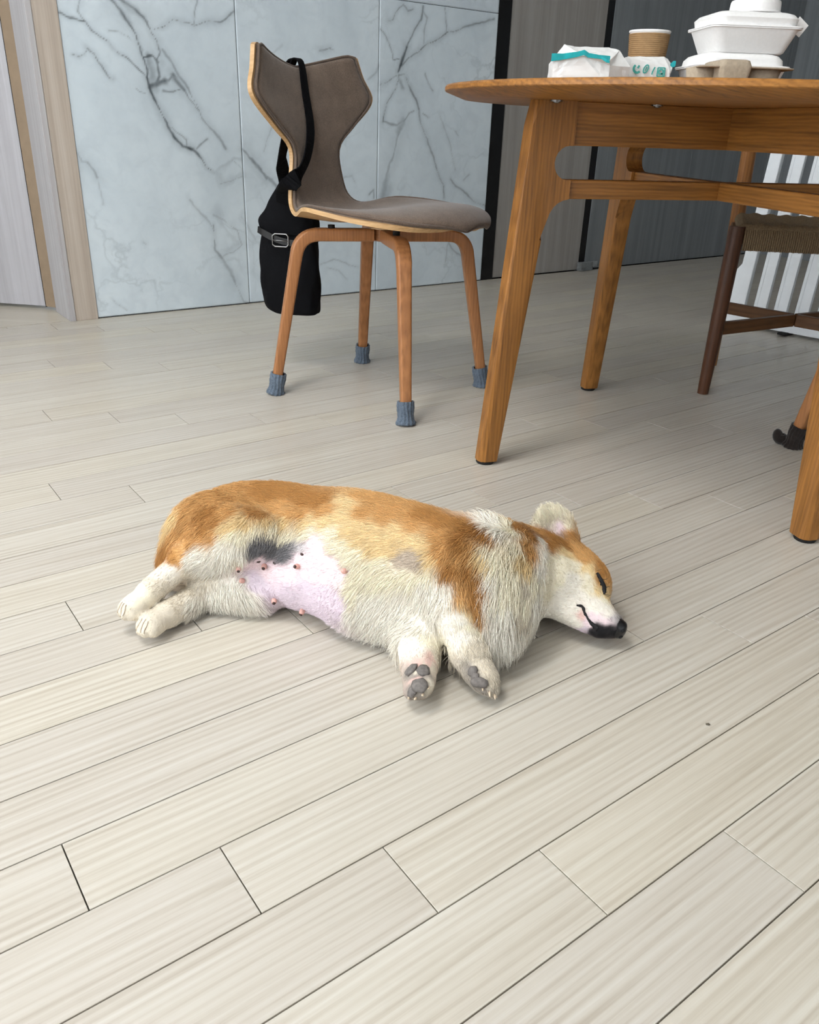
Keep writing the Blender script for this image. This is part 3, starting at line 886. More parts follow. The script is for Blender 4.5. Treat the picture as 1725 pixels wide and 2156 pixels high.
def knit_sock(name, foot, top, m, parent, roll=False):
    foot = np.array(foot, float); top = np.array(top, float)
    n, k = 18, 56
    verts, faces = [], []
    ax = (top - foot) / np.linalg.norm(top - foot)
    s1 = np.cross(ax, (0, 1, 0)); s1 /= np.linalg.norm(s1); s2 = np.cross(ax, s1)
    L = .058
    for i in range(n):
        t = i / (n - 1)
        R = .0205 + .002 * math.sin(9 * t + 1) * (1 - t) + (.002 if t < .12 else 0)
        c = foot + ax * (L * t)
        for j in range(k):
            th = 2 * math.pi * j / k
            rr = R * (1 + .07 * math.sin(14 * th + 1.1 * math.sin(7 * t + th)) + .02 * math.sin(30 * t + 3 * th))
            p = c + s1 * rr * math.cos(th) + s2 * rr * math.sin(th)
            p[2] = max(p[2], .0008)
            verts.append(p)
    for i in range(n - 1):
        for j in range(k):
            faces.append((i * k + j, i * k + (j + 1) % k, (i + 1) * k + (j + 1) % k, (i + 1) * k + j))
    faces.append(tuple(range(k))[::-1])
    m0 = len(verts)     # turned-in top so that the sock has a thickness
    for j in range(k):
        th = 2 * math.pi * j / k
        verts.append(foot + ax * (L - .002) + s1 * .0165 * math.cos(th) + s2 * .0165 * math.sin(th))
    for j in range(k):
        faces.append(((n - 1) * k + j, (n - 1) * k + (j + 1) % k, m0 + (j + 1) % k, m0 + j))
    if roll:      # the empty toe of a sock that is too big, curled up beside the foot
        tp = catmull([foot + np.array(q) for q in ((.0, -.006, .012), (.018, -.012, .011), (.028, -.015, .014), (.032, -.016, .024), (.027, -.015, .030))], 14)
        tr = [.011, .0118, .0125, .013, .0138, .0145, .015, .015, .0148, .014, .013, .0115, .0085, .003]
        a, b = sweep(tp, lambda i: [(x * (1 + .06 * math.sin(9 * q)), y * (1 + .06 * math.sin(9 * q))) for q, (x, y) in enumerate(circ(tr[i], 28))])
        nb_ = len(verts)
        for p in a:
            p = np.array(p); p[2] = max(p[2], .0008); verts.append(p)
        faces += [tuple(i + nb_ for i in q) for q in b]
    return mesh_obj(name, verts, faces, m, parent, True)


def plywood_chair(label, group, loc, rz, sock):
    ch = thing('dining_chair', label, 'chair', loc, rz, group)
    nu, nv = 100, 41
    T, V = np.meshgrid(np.linspace(0, len(ROWS) - 1, nu), np.linspace(-1, 1, nv), indexing='ij')
    S = shell_eval(T, V); N = shell_normals(S)
    if N[5, nv // 2][0] < 0:
        N = -N
    v, f, ring = solid_from(S, S - N * .010)
    sh = mesh_obj('plywood_shell', v, f, M['ply'], ch); smooth_by_angle(sh, 40)
    # padding
    T2, V2 = np.meshgrid(np.linspace(.10, len(ROWS) - 1.25, 110), np.linspace(-.955, .955, 49), indexing='ij')
    S2 = shell_eval(T2, V2); N2 = shell_normals(S2)
    if N2[5, 24][0] < 0:
        N2 = -N2
    e = np.maximum(np.abs(V2) / .955, np.abs((T2 - T2.mean()) / (T2.max() - T2.mean())) ** 3)
    h = .013 * np.sqrt(np.clip(1 - e ** 14, 0, 1)) + .0012
    v, f, ring = solid_from(S2 + N2 * h[..., None], S2 + N2 * .0002)
    up_ = mesh_obj('upholstery', v, f, M['taupe_wool'], ch, True)
    # piping follows the rim of the padding
    rp = (S2 + N2 * .007)
    loop = np.concatenate([rp[:, 0], rp[-1, 1:], rp[-2::-1, -1], rp[0, -2:0:-1]])
    loop = loop[::2]
    tube('piping', loop, .0032, M['taupe_pipe'], up_, 8, closed=True)
    # legs bent into the cross frame
    for sx in (-1, 1):
        for sy in (-1, 1):
            foot = np.array([sx * .209, sy * .207, .012]); knee = np.array([sx * .162, sy * .160, .365])
            d = np.array([sx, sy, 0]) * .7071
            pts = [foot + (knee - foot) * t for t in np.linspace(0, 1, 8)]
            c0, c1, c2 = knee, np.array([sx * .156, sy * .154, .415]), np.array([sx * .118, sy * .116, .4145])
            for t in np.linspace(.1, 1, 10):
                pts.append(c0 * (1 - t) ** 2 + 2 * c1 * t * (1 - t) + c2 * t * t)
            pts += [np.array([sx * s, sy * s, .4145]) for s in (.09, .06, .021)]
            pts = np.array(pts)
            # rounded rectangular section, flat side facing outwards
            T_ = np.gradient(pts, axis=0); T_ /= np.linalg.norm(T_, axis=1)[:, None]
            Bn = np.array([-d[1], d[0], 0]); Bn = np.repeat(Bn[None], len(pts), 0)
            Nn = np.cross(Bn, T_)
            npt = len(pts)

            def sec(i):
                t = min(1, i / 8)
                return rrect(.0125 + .003 * t, .0130 + .0045 * t, .006, 3)
            v, f = sweep(pts, sec, frame=(pts, T_, Nn, Bn))
            lg = mesh_obj('leg', v, f, M['beech'], ch); smooth_by_angle(lg, 40)
            knit_sock('leg_sock', (foot[0], foot[1], .0008), knee, sock, lg, sock is M['sock_brown'] and sx > 0 and sy < 0)
    v, f = lathe([(.040, .4305), (.041, .433), (.048, .4375), (.049, .439)], 40)
    mesh_obj('mounting_disc', v, f, M['plyblock'], ch)
    bm = bm_box((-.022, -.022, .399), (.022, .022, .4310), .003)
    bm_obj('frame_hub', bm, M['beech_x'], ch)
    for sx, sy in ((-1, -1), (-1, 1), (1, -1), (1, 1)):
        zt = .438 if sx < 0 else .452
        v, f = lathe([(.009, .428), (.009, zt)], 16)
        mesh_obj('rubber_spacer', [(p[0] + sx * .098, p[1] + sy * .096, p[2]) for p in v], f, M['rubber'], ch, True)
    return ch


CH_C, CH_A = (-.091, 2.198, 0.0), math.radians(-30.75)
plywood_chair('taupe upholstered plywood chair with blue-grey socks, black bag hung on its back', 'upholstered plywood chairs', CH_C, CH_A, M['sock_blue'])
plywood_chair('chair in dark brown leg socks half hidden by the nearest table leg', 'upholstered plywood chairs', (1.072, 1.602, 0), math.atan2(.241, -.97), M['sock_brown'])


# ------------------------------------------------------------------ black shoulder bag on the chair back
def cloth_black():
    t = NT('black_canvas')
    a = t.noise(t.coord('Object'), 500, 2, .7)
    b = t.noise(t.coord('Object'), 18, 4, .6)
    t.bump(t.math('ADD', t.math('MULTIPLY', a, .3), b), .5, .004)
    return t.out(t.ramp(b, [(.3, srgb(4, 4, 7)), (.7, srgb(9, 10, 14))]), .85, 0, .15)


M['canvas'] = cloth_black()
M['leather'] = plain('black_leather', (16, 16, 18), .45, var=.1, bump=.1)
bag = thing('shoulder_bag', 'black canvas shoulder bag with silver buckle hanging from the chair back', 'bag', (-.3596, 2.349, 0), math.radians(-8))


def bag_part(name, rows, mtl, parent, k=40):
    """rows: (z, x0, x1, y0, y1) -> soft lofted sack"""
    rows = catmull(rows, len(rows) * 5)
    verts, faces = [], []
    for i, (z, x0, x1, y0, y1) in enumerate(rows):
        cx, cy, a, b = (x0 + x1) / 2, (y0 + y1) / 2, max((x1 - x0) / 2, .002), max((y1 - y0) / 2, .002)
        for j in range(k):
            t = 2 * math.pi * j / k
            c, s = math.cos(t), math.sin(t)
            e = .72
            fold = 1 + .035 * math.sin(5 * t + z * 31) + .02 * math.sin(9 * t - z * 47)
            verts.append((cx + a * math.copysign(abs(c) ** e, c) * fold, cy + b * math.copysign(abs(s) ** e, s) * fold, z))
    n = len(rows)
    for i in range(n - 1):
        for j in range(k):
            faces.append((i * k + j, i * k + (j + 1) % k, (i + 1) * k + (j + 1) % k, (i + 1) * k + j))
    faces.append(tuple(range(k))[::-1]); faces.append(tuple(range((n - 1) * k, n * k)))
    o = mesh_obj(name, verts, faces, mtl, parent, True)
    return o


bag_part('bag_body', [(.172, -.02, .055, -.02, .02), (.176, -.055, .078, -.03, .03), (.20, -.078, .082, -.036, .036), (.26, -.084, .083, -.04, .04),
                      (.33, -.082, .082, -.04, .04), (.39, -.079, .079, -.038, .038), (.425, -.07, .074, -.03, .03)], M['canvas'], bag)
bag_part('bag_flap', [(.392, -.080, .080, -.0435, .043), (.405, -.083, .081, -.045, .043), (.428, -.086, .080, -.042, .04), (.452, -.066, .07, -.034, .034),
                      (.478, -.050, .056, -.028, .028), (.505, -.032, .046, -.018, .018), (.53, -.018, .036, -.008, .008), (.55, -.006, .030, -.004, .004)], M['canvas'], bag)


def band(name, pts, half, mtl, parent, thick=.0025, wdir=None, n=60):
    pts = catmull(pts, n)
    half = np.interp(np.linspace(0, 1, n), np.linspace(0, 1, len(half)), half) if hasattr(half, '__len__') else np.full(n, half)
    T = np.gradient(pts, axis=0); T /= np.linalg.norm(T, axis=1)[:, None]
    W = np.array(catmull(wdir, n)) if wdir is not None else np.repeat(np.array([[1.0, 0, 0]]), n, 0)
    W = W - T * (W * T).sum(1)[:, None]; W /= np.linalg.norm(W, axis=1)[:, None]
    N = np.cross(T, W)
    v, f = sweep(pts, lambda i: [(half[i], -thick / 2), (half[i], thick / 2), (-half[i], thick / 2), (-half[i], -thick / 2)], frame=(pts, T, W, N))
    return mesh_obj(name, v, f, mtl, parent, False)


def chair_w(x, y, z):
    c, s = math.cos(CH_A), math.sin(CH_A)
    return np.array([CH_C[0] + c * x - s * y, CH_C[1] + s * x + c * y, z])


def to_bag(p):
    m = bag.matrix_world if False else Matrix.Translation(bag.location) @ Matrix.Rotation(bag.rotation_euler.z, 4, 'Z')
    return np.array(m.inverted() @ Vector(p))


cs, sn = math.cos(CH_A), math.sin(CH_A)
ydir = np.array([-sn, cs, 0]); xdir = np.array([cs, sn, 0])
rzb = -math.radians(-8)
rotb = lambda d: np.array([math.cos(rzb) * d[0] - math.sin(rzb) * d[1], math.sin(rzb) * d[0] + math.cos(rzb) * d[1], d[2]])
front = [to_bag(chair_w(*p)) for p in ((-.298, .012, .800), (-.283, .008, .815), (-.262, .004, .803), (-.240, -.010, .74), (-.212, -.028, .66), (-.196, -.060, .60), (-.188, -.104, .555), (-.200, -.135, .525))]
front += [np.array([.014, -.075, .500]), np.array([.004, -.045, .470])]
wd = [rotb(ydir)] * 5 + [rotb(ydir * .9 - xdir * .2)] * 2 + [np.array([1.0, -.2, 0])] * 3
band('strap', front, [.011, .011, .011, .013, .014, .017, .020, .022, .023, .024], M['canvas'], bag, .003, wd)
backp = [to_bag(chair_w(*p)) for p in ((-.283, .008, .815), (-.310, .012, .803), (-.306, .0, .74), (-.272, -.045, .66), (-.262, -.085, .58))] + [np.array([-.012, .02, .52]), np.array([-.012, .01, .488])]
band('strap', backp, [.011, .011, .012, .013, .016, .019, .02], M['canvas'], bag, .003, [rotb(ydir)] * 5 + [np.array([1.0, 0, 0])] * 2)
# closing belt with buckle
band('closure_belt', [np.array(p) for p in ((-.078, -.034, .402), (-.06, -.047, .396), (-.03, -.052, .384), (.0, -.053, .376), (.03, -.053, .372))], .0085, M['leather'], bag, .003, [np.array([0, 0, 1.0])] * 5)
bk = np.array([(-.031, .0), (-.031, .011), (-.024, .0165), (0, .0165), (.008, .0165), (.013, .011), (.013, -.011), (.008, -.0165), (-.024, -.0165), (-.031, -.011)])
tube('buckle', [np.array([p[0] + .0, -.0565, .379 + p[1]]) for p in bk], .0022, M['steel'], bag, 8, closed=True)
tube('buckle_prong', [np.array([-.031, -.058, .379]), np.array([-.012, -.060, .379]), np.array([.012, -.0585, .378])], .0013, M['steel'], bag, 6)

# ------------------------------------------------------------------ cord-seat chair behind the table
M['walnut'] = wood('dark_walnut_leg', (58, 32, 18), (98, 60, 36), 2, 8, .8, .45, .3)
M['walnut_lit'] = wood('lit_walnut_post', (120, 74, 34), (176, 120, 66), 2, 8, .8, .45, .3)  # same wood as the front legs, light falling on the posts painted in
M['walnut_x'] = wood('walnut_stretcher', (74, 46, 24), (116, 78, 44), 0, 8, .8, .45, .3)


def cord_mat():
    t = NT('paper_cord')
    a = t.noise(t.coord('Object'), 260, 3, .6)
    return t.out(t.ramp(a, [(.3, srgb(104, 86, 64)), (.7, srgb(140, 119, 92))]), .8, 0, .3)


M['cord'] = cord_mat()
cc = np.array([1.12, 2.42, 0.0])
cord_chair = thing('dining_chair', 'dark wood chair with woven cord seat behind the table', 'chair', tuple(cc))
FLw, FRw, RLw, RRw = np.array([.835, 2.277, 0]), np.array([1.33, 2.235, 0]), np.array([.966, 2.604, 0]), np.array([1.37, 2.572, 0])
tops = [np.array([.848, 2.293, .457]), np.array([1.315, 2.252, .457]), np.array([.952, 2.606, .715]), np.array([1.376, 2.573, .715])]
for base, top, mm in zip((FLw, FRw, RLw, RRw), tops, ('walnut', 'walnut', 'walnut_lit', 'walnut_lit')):
    path = [base - cc + (top - base) * t for t in np.linspace(0, 1, 14)]
    rr = [.0155 + .0055 * math.sin(min(1, t * 1.25) * math.pi / 2) for t in np.linspace(0, 1, 14)]
    lg = tube('leg', path, rr, M[mm], cord_chair, 20)
    smooth_by_angle(lg, 50)


def bar(name, a, b, hw, hh, mtl, parent):
    a, b = np.array(a, float), np.array(b, float)
    T = (b - a) / np.linalg.norm(b - a); W = np.cross(T, (0, 0, 1)); W /= np.linalg.norm(W); N = np.cross(W, T)
    verts = [p + W * x + N * y for p in (a, b) for x, y in ((-hw, -hh), (hw, -hh), (hw, hh), (-hw, hh))]
    o = mesh_obj(name, [(0, 0, 0)] * 8, [(0, 1, 2, 3), (7, 6, 5, 4), (0, 4, 5, 1), (1, 5, 6, 2), (2, 6, 7, 3), (3, 7, 4, 0)], mtl, parent)
    # local frame along the bar so that the grain runs with it
    mid = (a + b) / 2; L = np.linalg.norm(b - a) / 2
    co = [(s * L, x, y) for s in (-1, 1) for x, y in ((-hw, -hh), (hw, -hh), (hw, hh), (-hw, hh))]
    o.data.vertices.foreach_set('co', np.array(co, float).ravel()); o.data.update()
    o.matrix_local = Matrix(((T[0], W[0], N[0], mid[0]), (T[1], W[1], N[1], mid[1]), (T[2], W[2], N[2], mid[2]), (0, 0, 0, 1)))
    bm = bmesh.new(); bm.from_mesh(o.data)
    bmesh.ops.recalc_face_normals(bm, faces=bm.faces[:])
    bmesh.ops.bevel(bm, geom=bm.edges[:], offset=min(hw, hh) * .2, segments=1, affect='EDGES')
    bm.to_mesh(o.data); bm.free()
    return o


xz = .186
X0 = np.array([1.123, 2.44, xz])
for P in (FLw, FRw, RLw, RRw):
    q = P + np.array([0, 0, xz]) + (tops[0] - FLw) * .0
    dirn = (X0 - q) / np.linalg.norm(X0 - q)
    bar('stretcher', X0 - cc - dirn * .006, q + dirn * .016 - cc, .008, .0175, M['walnut_x'], cord_chair)
# seat frame rails under the cord
for p, q in ((tops[0], tops[1]), (np.array([.952, 2.60, .457]), np.array([1.372, 2.568, .457])), (tops[0], np.array([.952, 2.60, .457])), (tops[1], np.array([1.372, 2.568, .457]))):
    d = (q - p) / np.linalg.norm(q - p)
    bar('seat_rail', p + d * .018 - cc + np.array([0, 0, -.030]), q - d * .018 - cc + np.array([0, 0, -.030]), .011, .014, M['walnut_x'], cord_chair)


def cord_wraps(a, b, z0, z1, pitch, depth):
    """vertical strands wound round a rail, one ridged mesh"""
    a, b = np.array(a, float), np.array(b, float)
    L = np.linalg.norm(b - a); T = (b - a) / L; Wn = np.array([T[1], -T[0], 0])
    n = int(L / pitch); sub = 5
    zs = [z0 - .001, z0 + .003, (z0 + z1) / 2, z1 - .003, z1 + .002]
    inset = [-.004, -.0006, 0, -.0006, -.005]
    verts, faces = [], []
    tot = n * sub + 1
    for i in range(tot):
        ph = (i % sub) / sub
        bump = abs(math.sin(math.pi * ph)) * .0042
        wav = .0012 * math.sin(i * 1.7)
        for z, e in zip(zs, inset):
            p = a + T * (L * i / (tot - 1)) + Wn * (depth + bump + e)
            verts.append((p[0], p[1], z + (wav if z == zs[0] else 0)))
    m = len(zs)
    for i in range(tot - 1):
        for j in range(m - 1):
            faces.append((i * m + j, (i + 1) * m + j, (i + 1) * m + j + 1, i * m + j + 1))
    return verts, faces


wv, wfc = cord_wraps(tops[0] - cc + np.array([.018, -.001, 0]), tops[1] - cc + np.array([-.018, .001, 0]), .398, .449, .0056, .0135)
mesh_obj('cord_wrap', wv, wfc, M['cord'], cord_chair, True, kind='stuff')
# woven top: ridged slab with humps along the near edge
nu, nv = 160, 46
sv, sf = [], []
A0, B0 = tops[0] - cc + np.array([-.004, -.012, 0]), tops[1] - cc + np.array([.004, -.012, 0])
A1, B1 = np.array([.952, 2.615, .457]) - cc, np.array([1.372, 2.583, .457]) - cc
for i in range(nu):
    for j in range(nv):
        s, t = i / (nu - 1), j / (nv - 1)
        p = (A0 * (1 - s) + B0 * s) * (1 - t) + (A1 * (1 - s) + B1 * s) * t
        e = min(s, 1 - s, t, 1 - t)
        edge = math.sqrt(max(0, 1 - (1 - min(1, e / .07)) ** 2))
        z = .449 + .019 * edge - .016 * math.sin(math.pi * s) * math.sin(math.pi * min(1, t * 1.0)) + .0016 * math.sin(j * 1.9) + .0022 * edge * math.sin(s * 58)
        sv.append((p[0], p[1], z))
for i in range(nu - 1):
    for j in range(nv - 1):
        sf.append((i * nv + j, (i + 1) * nv + j, (i + 1) * nv + j + 1, i * nv + j + 1))
nb = len(sv)
ring = [i * nv for i in range(nu)] + [(nu - 1) * nv + j for j in range(1, nv)] + [i * nv + nv - 1 for i in range(nu - 2, -1, -1)] + [j for j in range(nv - 2, 0, -1)]
for r_ in ring:
    p = sv[r_]; sv.append((p[0] * .99, p[1] * .99, .442))
for q in range(len(ring)):
    q2 = (q + 1) % len(ring)
    sf.append((ring[q], nb + q, nb + q2, ring[q2]))
sf.append(tuple(range(nb, nb + len(ring))))
mesh_obj('woven_seat', sv, sf, M['cord'], cord_chair, True)
# low curved back rail between the posts (hidden behind the table top)
bp = [tops[2] - cc + np.array([-.03, 0, -.03]), tops[2] - cc + np.array([.03, .02, -.03]), (tops[2] + tops[3]) / 2 - cc + np.array([0, .045, -.03]), tops[3] - cc + np.array([-.03, .02, -.03]), tops[3] - cc + np.array([.03, 0, -.03])]
bp = catmull(bp, 24)
v, f = sweep(bp, lambda i: rrect(.028, .008, .005, 2))
bo = mesh_obj('back_rail', v, f, M['walnut_x'], cord_chair); smooth_by_angle(bo, 40)

# ------------------------------------------------------------------ white safety gate
M['gate'] = plain('white_plastic', (240, 244, 248), .45, var=.02)
gate = thing('safety_gate', 'white plastic slatted safety gate standing behind the cord chair', 'gate', (1.235, 3.25, 0), math.radians(-45))
gate.rotation_euler = (math.radians(-6), 0, math.radians(-45))
Lg = .085 + 9 * .079
left = [(-.02, .045), (-.024, .09), (-.022, .195), (.012, .229), (.010, .70), (.055, .70), (.055, .045)]
bm_obj('end_post', bm_prism(left, 1, -.014, .014, .004, 2), M['gate'], gate)
for k in range(8):
    x0 = .091 + k * .079
    bo = bm_obj('slat', bm_prism([(x0 - .004, .040), (x0, .066), (x0, .72), (x0 + .047, .72), (x0 + .047, .066), (x0 + .051, .040)], 1, -.010, .010, .0025, 1), M['gate'], gate)
    bm_obj('slat_ridge', bm_box((x0 + .006, -.0125, .075), (x0 + .013, -.0098, .71), .001), M['gate'], bo)
bm_obj('bottom_rail', bm_prism([(-.02, .024), (-.012, .012), (.01, .010), (Lg, .010), (Lg, .055), (-.018, .055)], 1, -.0138, .0138, .003, 2), M['gate'], gate)
bm_obj('top_rail', bm_box((.0, -.0145, .695), (Lg, .0145, .745), .006, 2), M['gate'], gate)
bm_obj('end_post', bm_box((Lg - .004, -.014, .012), (Lg + .045, .014, .70), .004, 2), M['gate'], gate)
for x0 in (.22, Lg - .06):
    bm_obj('rubber_foot', bm_box((x0, -.05, .001), (x0 + .03, .05, .011), .002), M['rubber'], gate)

# ------------------------------------------------------------------ wall outlet plate and clear clip
M['plate'] = plain('pale_plate', (176, 190, 198), .4, var=.03)
sw = thing('wall_switch', 'pale square wall switch plate on the dark cabinet panel', 'switch', uv(4.845, WALL_V - .018, 1.225), math.atan2(.6, .8))
bm_obj('plate', bm_box((-.04, -.009, -.062), (.04, 0, .062), .003, 2), M['plate'], sw)
bm_obj('rocker', bm_box((-.022, -.012, -.035), (.016, -.0085, .01), .001), M['gate'], sw)
bm_obj('indicator', bm_box((.003, -.0128, -.016), (.009, -.0118, -.004)), M['black_gap'], sw)
t = NT('clear_plastic')
M['clear'] = t.out((.90, .94, .95, 1), .12, 0, .5, **{'Transmission Weight': .85, 'IOR': 1.45})
cl = thing('door_guard', 'small clear plastic guard taped over the foot of the narrow black strip', 'guard', uv(3.386, WALL_V + .004, 0), math.atan2(.6, .8))
bm_obj('guard_shell', bm_box((-.045, -.022, .002), (.045, .012, .046), .004, 2), M['clear'], cl)
bm_obj('tape', bm_box((-.08, -.0235, .020), (.075, -.0222, .050), .0004), M['clear'], cl)

# ------------------------------------------------------------------ takeaway things on the table
TZ = .7470


def crumple(name, pts, faces, m, parent, sub=4, amp=.0016, seed=1):
    bm = bmesh.new()
    vs_ = [bm.verts.new(p) for p in pts]
    for q in faces:
        bm.faces.new([vs_[i] for i in q])
    bmesh.ops.triangulate(bm, faces=bm.faces[:])
    bmesh.ops.subdivide_edges(bm, edges=bm.edges[:], cuts=sub, use_grid_fill=True)
    r = np.random.default_rng(seed)
    ph = r.uniform(0, 6.28, (6, 3)); fr = r.uniform(50, 170, (6, 3)) * r.choice([-1, 1], (6, 3))
    bm.normal_update()
    for v_ in bm.verts:
        p = np.array(v_.co)
        s = sum(abs(math.sin(f_ @ p + h[0])) - .6 for f_, h in zip(fr, ph)) / 3
        if p[2] > .003:
            v_.co += v_.normal * (amp * s)
    return bm_obj(name, bm, m, parent, smooth=False)


M['wipe_white'] = plain('white_plastic_film', (240, 240, 238), .38, var=.02)
M['wipe_front'] = plain('translucent_film', (216, 216, 212), .4, var=.05, scale=60)
M['teal'] = plain('teal_seal', (20, 160, 165), .4, var=.15, scale=80)
M['teal_print'] = plain('teal_print', (70, 165, 155), .5, var=.05)
pk = thing('wet_wipe_pack', 'crumpled white plastic pack with teal sealed seam, left on the table', 'package', (.301, 1.69, TZ))
S_ = .00084


def q1(px, py, y):
    return ((px - 1250) * S_, y, max(0.0, (176.5 - py) * S_))


pts = [q1(1165, 177, -.035), q1(1284, 177, -.035), q1(1330, 177, .0), q1(1330, 177, .075), q1(1170, 177, .075),           # base 0-4
       q1(1161, 131, -.036), q1(1224, 121, -.039), q1(1281, 128, -.037), q1(1335, 136, -.004),                             # front upper edge 5-8
       q1(1191, 96, .012), q1(1215, 99, .02), q1(1290, 98.5, .02), q1(1312, 104, .014), q1(1195, 100, .07), q1(1308, 102, .07), q1(1320, 130, .08), q1(1172, 130, .08), q1(1284, 136, -.030)]
fcs = [(0, 1, 17, 7, 6, 5), (1, 2, 8, 17), (17, 8, 12), (17, 12, 7), (5, 6, 10, 9), (6, 7, 11, 10), (7, 12, 11), (9, 10, 13), (10, 11, 14, 13), (11, 12, 14), (12, 8, 15, 14), (8, 2, 3, 15), (15, 3, 4, 16), (13, 14, 15, 16), (9, 13, 16, 5), (5, 16, 4, 0), (0, 4, 3, 2, 1)]
crumple('pack_body', pts, fcs, M['wipe_white'], pk, 5, .0016, 4)


def ribbon(name, line, hh, m, parent, th=.0012, wob=.0):
    line = np.array(line, float)
    n = len(line)
    verts, faces = [], []
    for i, p in enumerate(line):
        h_ = hh[i] if hasattr(hh, '__len__') else hh
        for dy, dz in ((-th, -h_), (-th, h_), (th, h_), (th, -h_)):
            verts.append((p[0], p[1] + dy, p[2] + dz))
    for i in range(n - 1):
        for j in range(4):
            faces.append((i * 4 + j, i * 4 + (j + 1) % 4, i * 4 + 4 + (j + 1) % 4, i * 4 + 4 + j))
    faces += [(3, 2, 1, 0), tuple(range(4 * n - 4, 4 * n))]
    return mesh_obj(name, verts, faces, m, parent)


ribbon('teal_seam', [q1(1157, 126, -.041), q1(1180, 124, -.042), q1(1210, 119, -.0435), q1(1224, 115, -.044), q1(1234, 120, -.0435), q1(1255, 122, -.043), q1(1280, 123.5, -.042)], [.0062, .0048, .0042, .004, .0036, .003, .0032], M['teal'], pk)
ribbon('teal_tab', [q1(1262, 124, -.0445), q1(1272, 129, -.046), q1(1279, 131, -.046)], [.0018, .0026, .0020], M['teal'], pk)

pk2 = thing('wet_wipe_pack', 'white plastic pack with teal printed icons, beside the brown ripple cup', 'package', (.424, 1.765, TZ))
S2_ = .00090


def q2(px, py, y):
    return ((px - 1370) * S2_, y, max(0.0, (181.5 - py) * S2_))


pts = [q2(1322, 181.5, -.03), q2(1411, 181.5, -.03), q2(1414, 181.5, .0), q2(1414, 181.5, .05), q2(1322, 181.5, .05),
       q2(1324, 128, -.033), q2(1360, 131, -.034), q2(1406, 142, -.033), q2(1422, 134, .002), q2(1324, 119, .0), q2(1400, 117, .0), q2(1412, 120, .01), q2(1324, 119, .055), q2(1408, 119, .055), q2(1411, 150, -.020)]
fcs = [(0, 1, 7, 6, 5), (1, 14, 7), (1, 2, 8, 14), (14, 8, 11), (14, 11, 7), (5, 6, 10, 9), (6, 7, 11, 10), (9, 10, 13, 12), (10, 11, 13), (11, 8, 3, 13), (8, 2, 3), (12, 13, 3, 4), (5, 9, 12, 4, 0), (0, 4, 3, 2, 1)]
crumple('pack_body', pts, fcs, M['wipe_white'], pk2, 5, .0012, 9)
ribbon('teal_tip', [q2(1416, 131, .0), q2(1421, 130, -.001), q2(1426, 129, -.001)], [.002, .0055, .0045], M['teal'], pk2)


def icon(kind, px, py, s, parent):
    x, y, z = q2(px, py, -.0362)
    g = []
    bm = bmesh.new()

    def strip(poly, hw):
        poly = np.array(poly, float)
        T = np.gradient(poly, axis=0); T /= np.linalg.norm(T, axis=1)[:, None] + 1e-9
        Nn = np.stack([-T[:, 1], T[:, 0]], 1)
        a = [bm.verts.new((x + s * (p[0] + n_[0] * hw), y, z + s * (p[1] + n_[1] * hw))) for p, n_ in zip(poly, Nn)]
        b = [bm.verts.new((x + s * (p[0] - n_[0] * hw), y, z + s * (p[1] - n_[1] * hw))) for p, n_ in zip(poly, Nn)]
        for i in range(len(a) - 1):
            bm.faces.new((a[i], a[i + 1], b[i + 1], b[i]))
    th = np.linspace(0, 2 * math.pi, 22)
    if kind == 0:      # crescent
        strip([(math.cos(t), math.sin(t)) for t in np.linspace(2.2, 5.6, 16)], .3)
        strip([(.1, .1), (.5, .8)], .25)
    elif kind == 1:    # leaf ring
        strip([(.62 * math.cos(t) + .3 * math.sin(t), math.sin(t)) for t in th], .16)
        strip([(-.2, -.5), (.2, .5)], .12)
    elif kind == 2:    # drop
        strip([(.5 - .7 * math.sin(t * 1.5), 1 - 2 * t) for t in np.linspace(0, 1, 10)], .18)
    else:              # badge
        strip([(-1, -1.1), (1, -1.1)], .18); strip([(-1, 1.1), (1, 1.1)], .14); strip([(-1, -1.1), (-1, 1.1)], .18); strip([(1, -1.1), (1, 1.1)], .18)
        strip([(.6 * math.cos(t), .6 * math.sin(t) + .1) for t in th], .2); strip([(.1, -.2), (.7, -.8)], .18)
    ext = bmesh.ops.extrude_face_region(bm, geom=bm.faces[:])
    for e_ in ext['geom']:
        if isinstance(e_, bmesh.types.BMVert):
            e_.co.y -= .0006
    return bm_obj('printed_icon', bm, M['teal_print'], parent)


icon(0, 1338, 143, .0066, pk2); icon(1, 1356, 143, .0066, pk2); icon(2, 1371, 146, .0062, pk2); icon(3, 1388, 148, .0066, pk2)

M['kraft'] = plain('brown_ripple_card', (150, 118, 80), .8, var=.08, scale=120)
M['paper_white'] = plain('white_paper', (238, 238, 236), .6, var=.02)
cup = thing('paper_cup', 'brown ripple-wrapped paper cup with white rim behind the printed pack', 'cup', (.442, 1.865, TZ))
hT = .1065
v, f = lathe([(.028, .004), (.0378, hT - .004), (.0385, hT - .002), (.0402, hT - .001), (.0408, hT + .0006), (.0402, hT + .0022), (.0390, hT + .0018), (.0382, hT - .001), (.028, .008), (.001, .008)], 48)
mesh_obj('cup_body', v, f, M['paper_white'], cup, True)
pr = []
nr = 30
for i in range(nr * 4 + 1):
    t = i / (nr * 4)
    pr.append((.0302 + (.0392 - .0302) * t + .0014 * (.5 - .5 * math.cos(2 * math.pi * i / 4)), .0 + (hT - .0035) * t))
v, f = lathe(pr, 48)
mesh_obj('ripple_sleeve', v, f, M['kraft'], cup, True)

M['pulp_white'] = plain('white_moulded_pulp', (238, 237, 235), .7, var=.025, scale=200, bump=.15)
M['pulp_grey'] = plain('grey_brown_moulded_pulp', (168, 154, 134), .9, var=.12, scale=160, bump=.4)


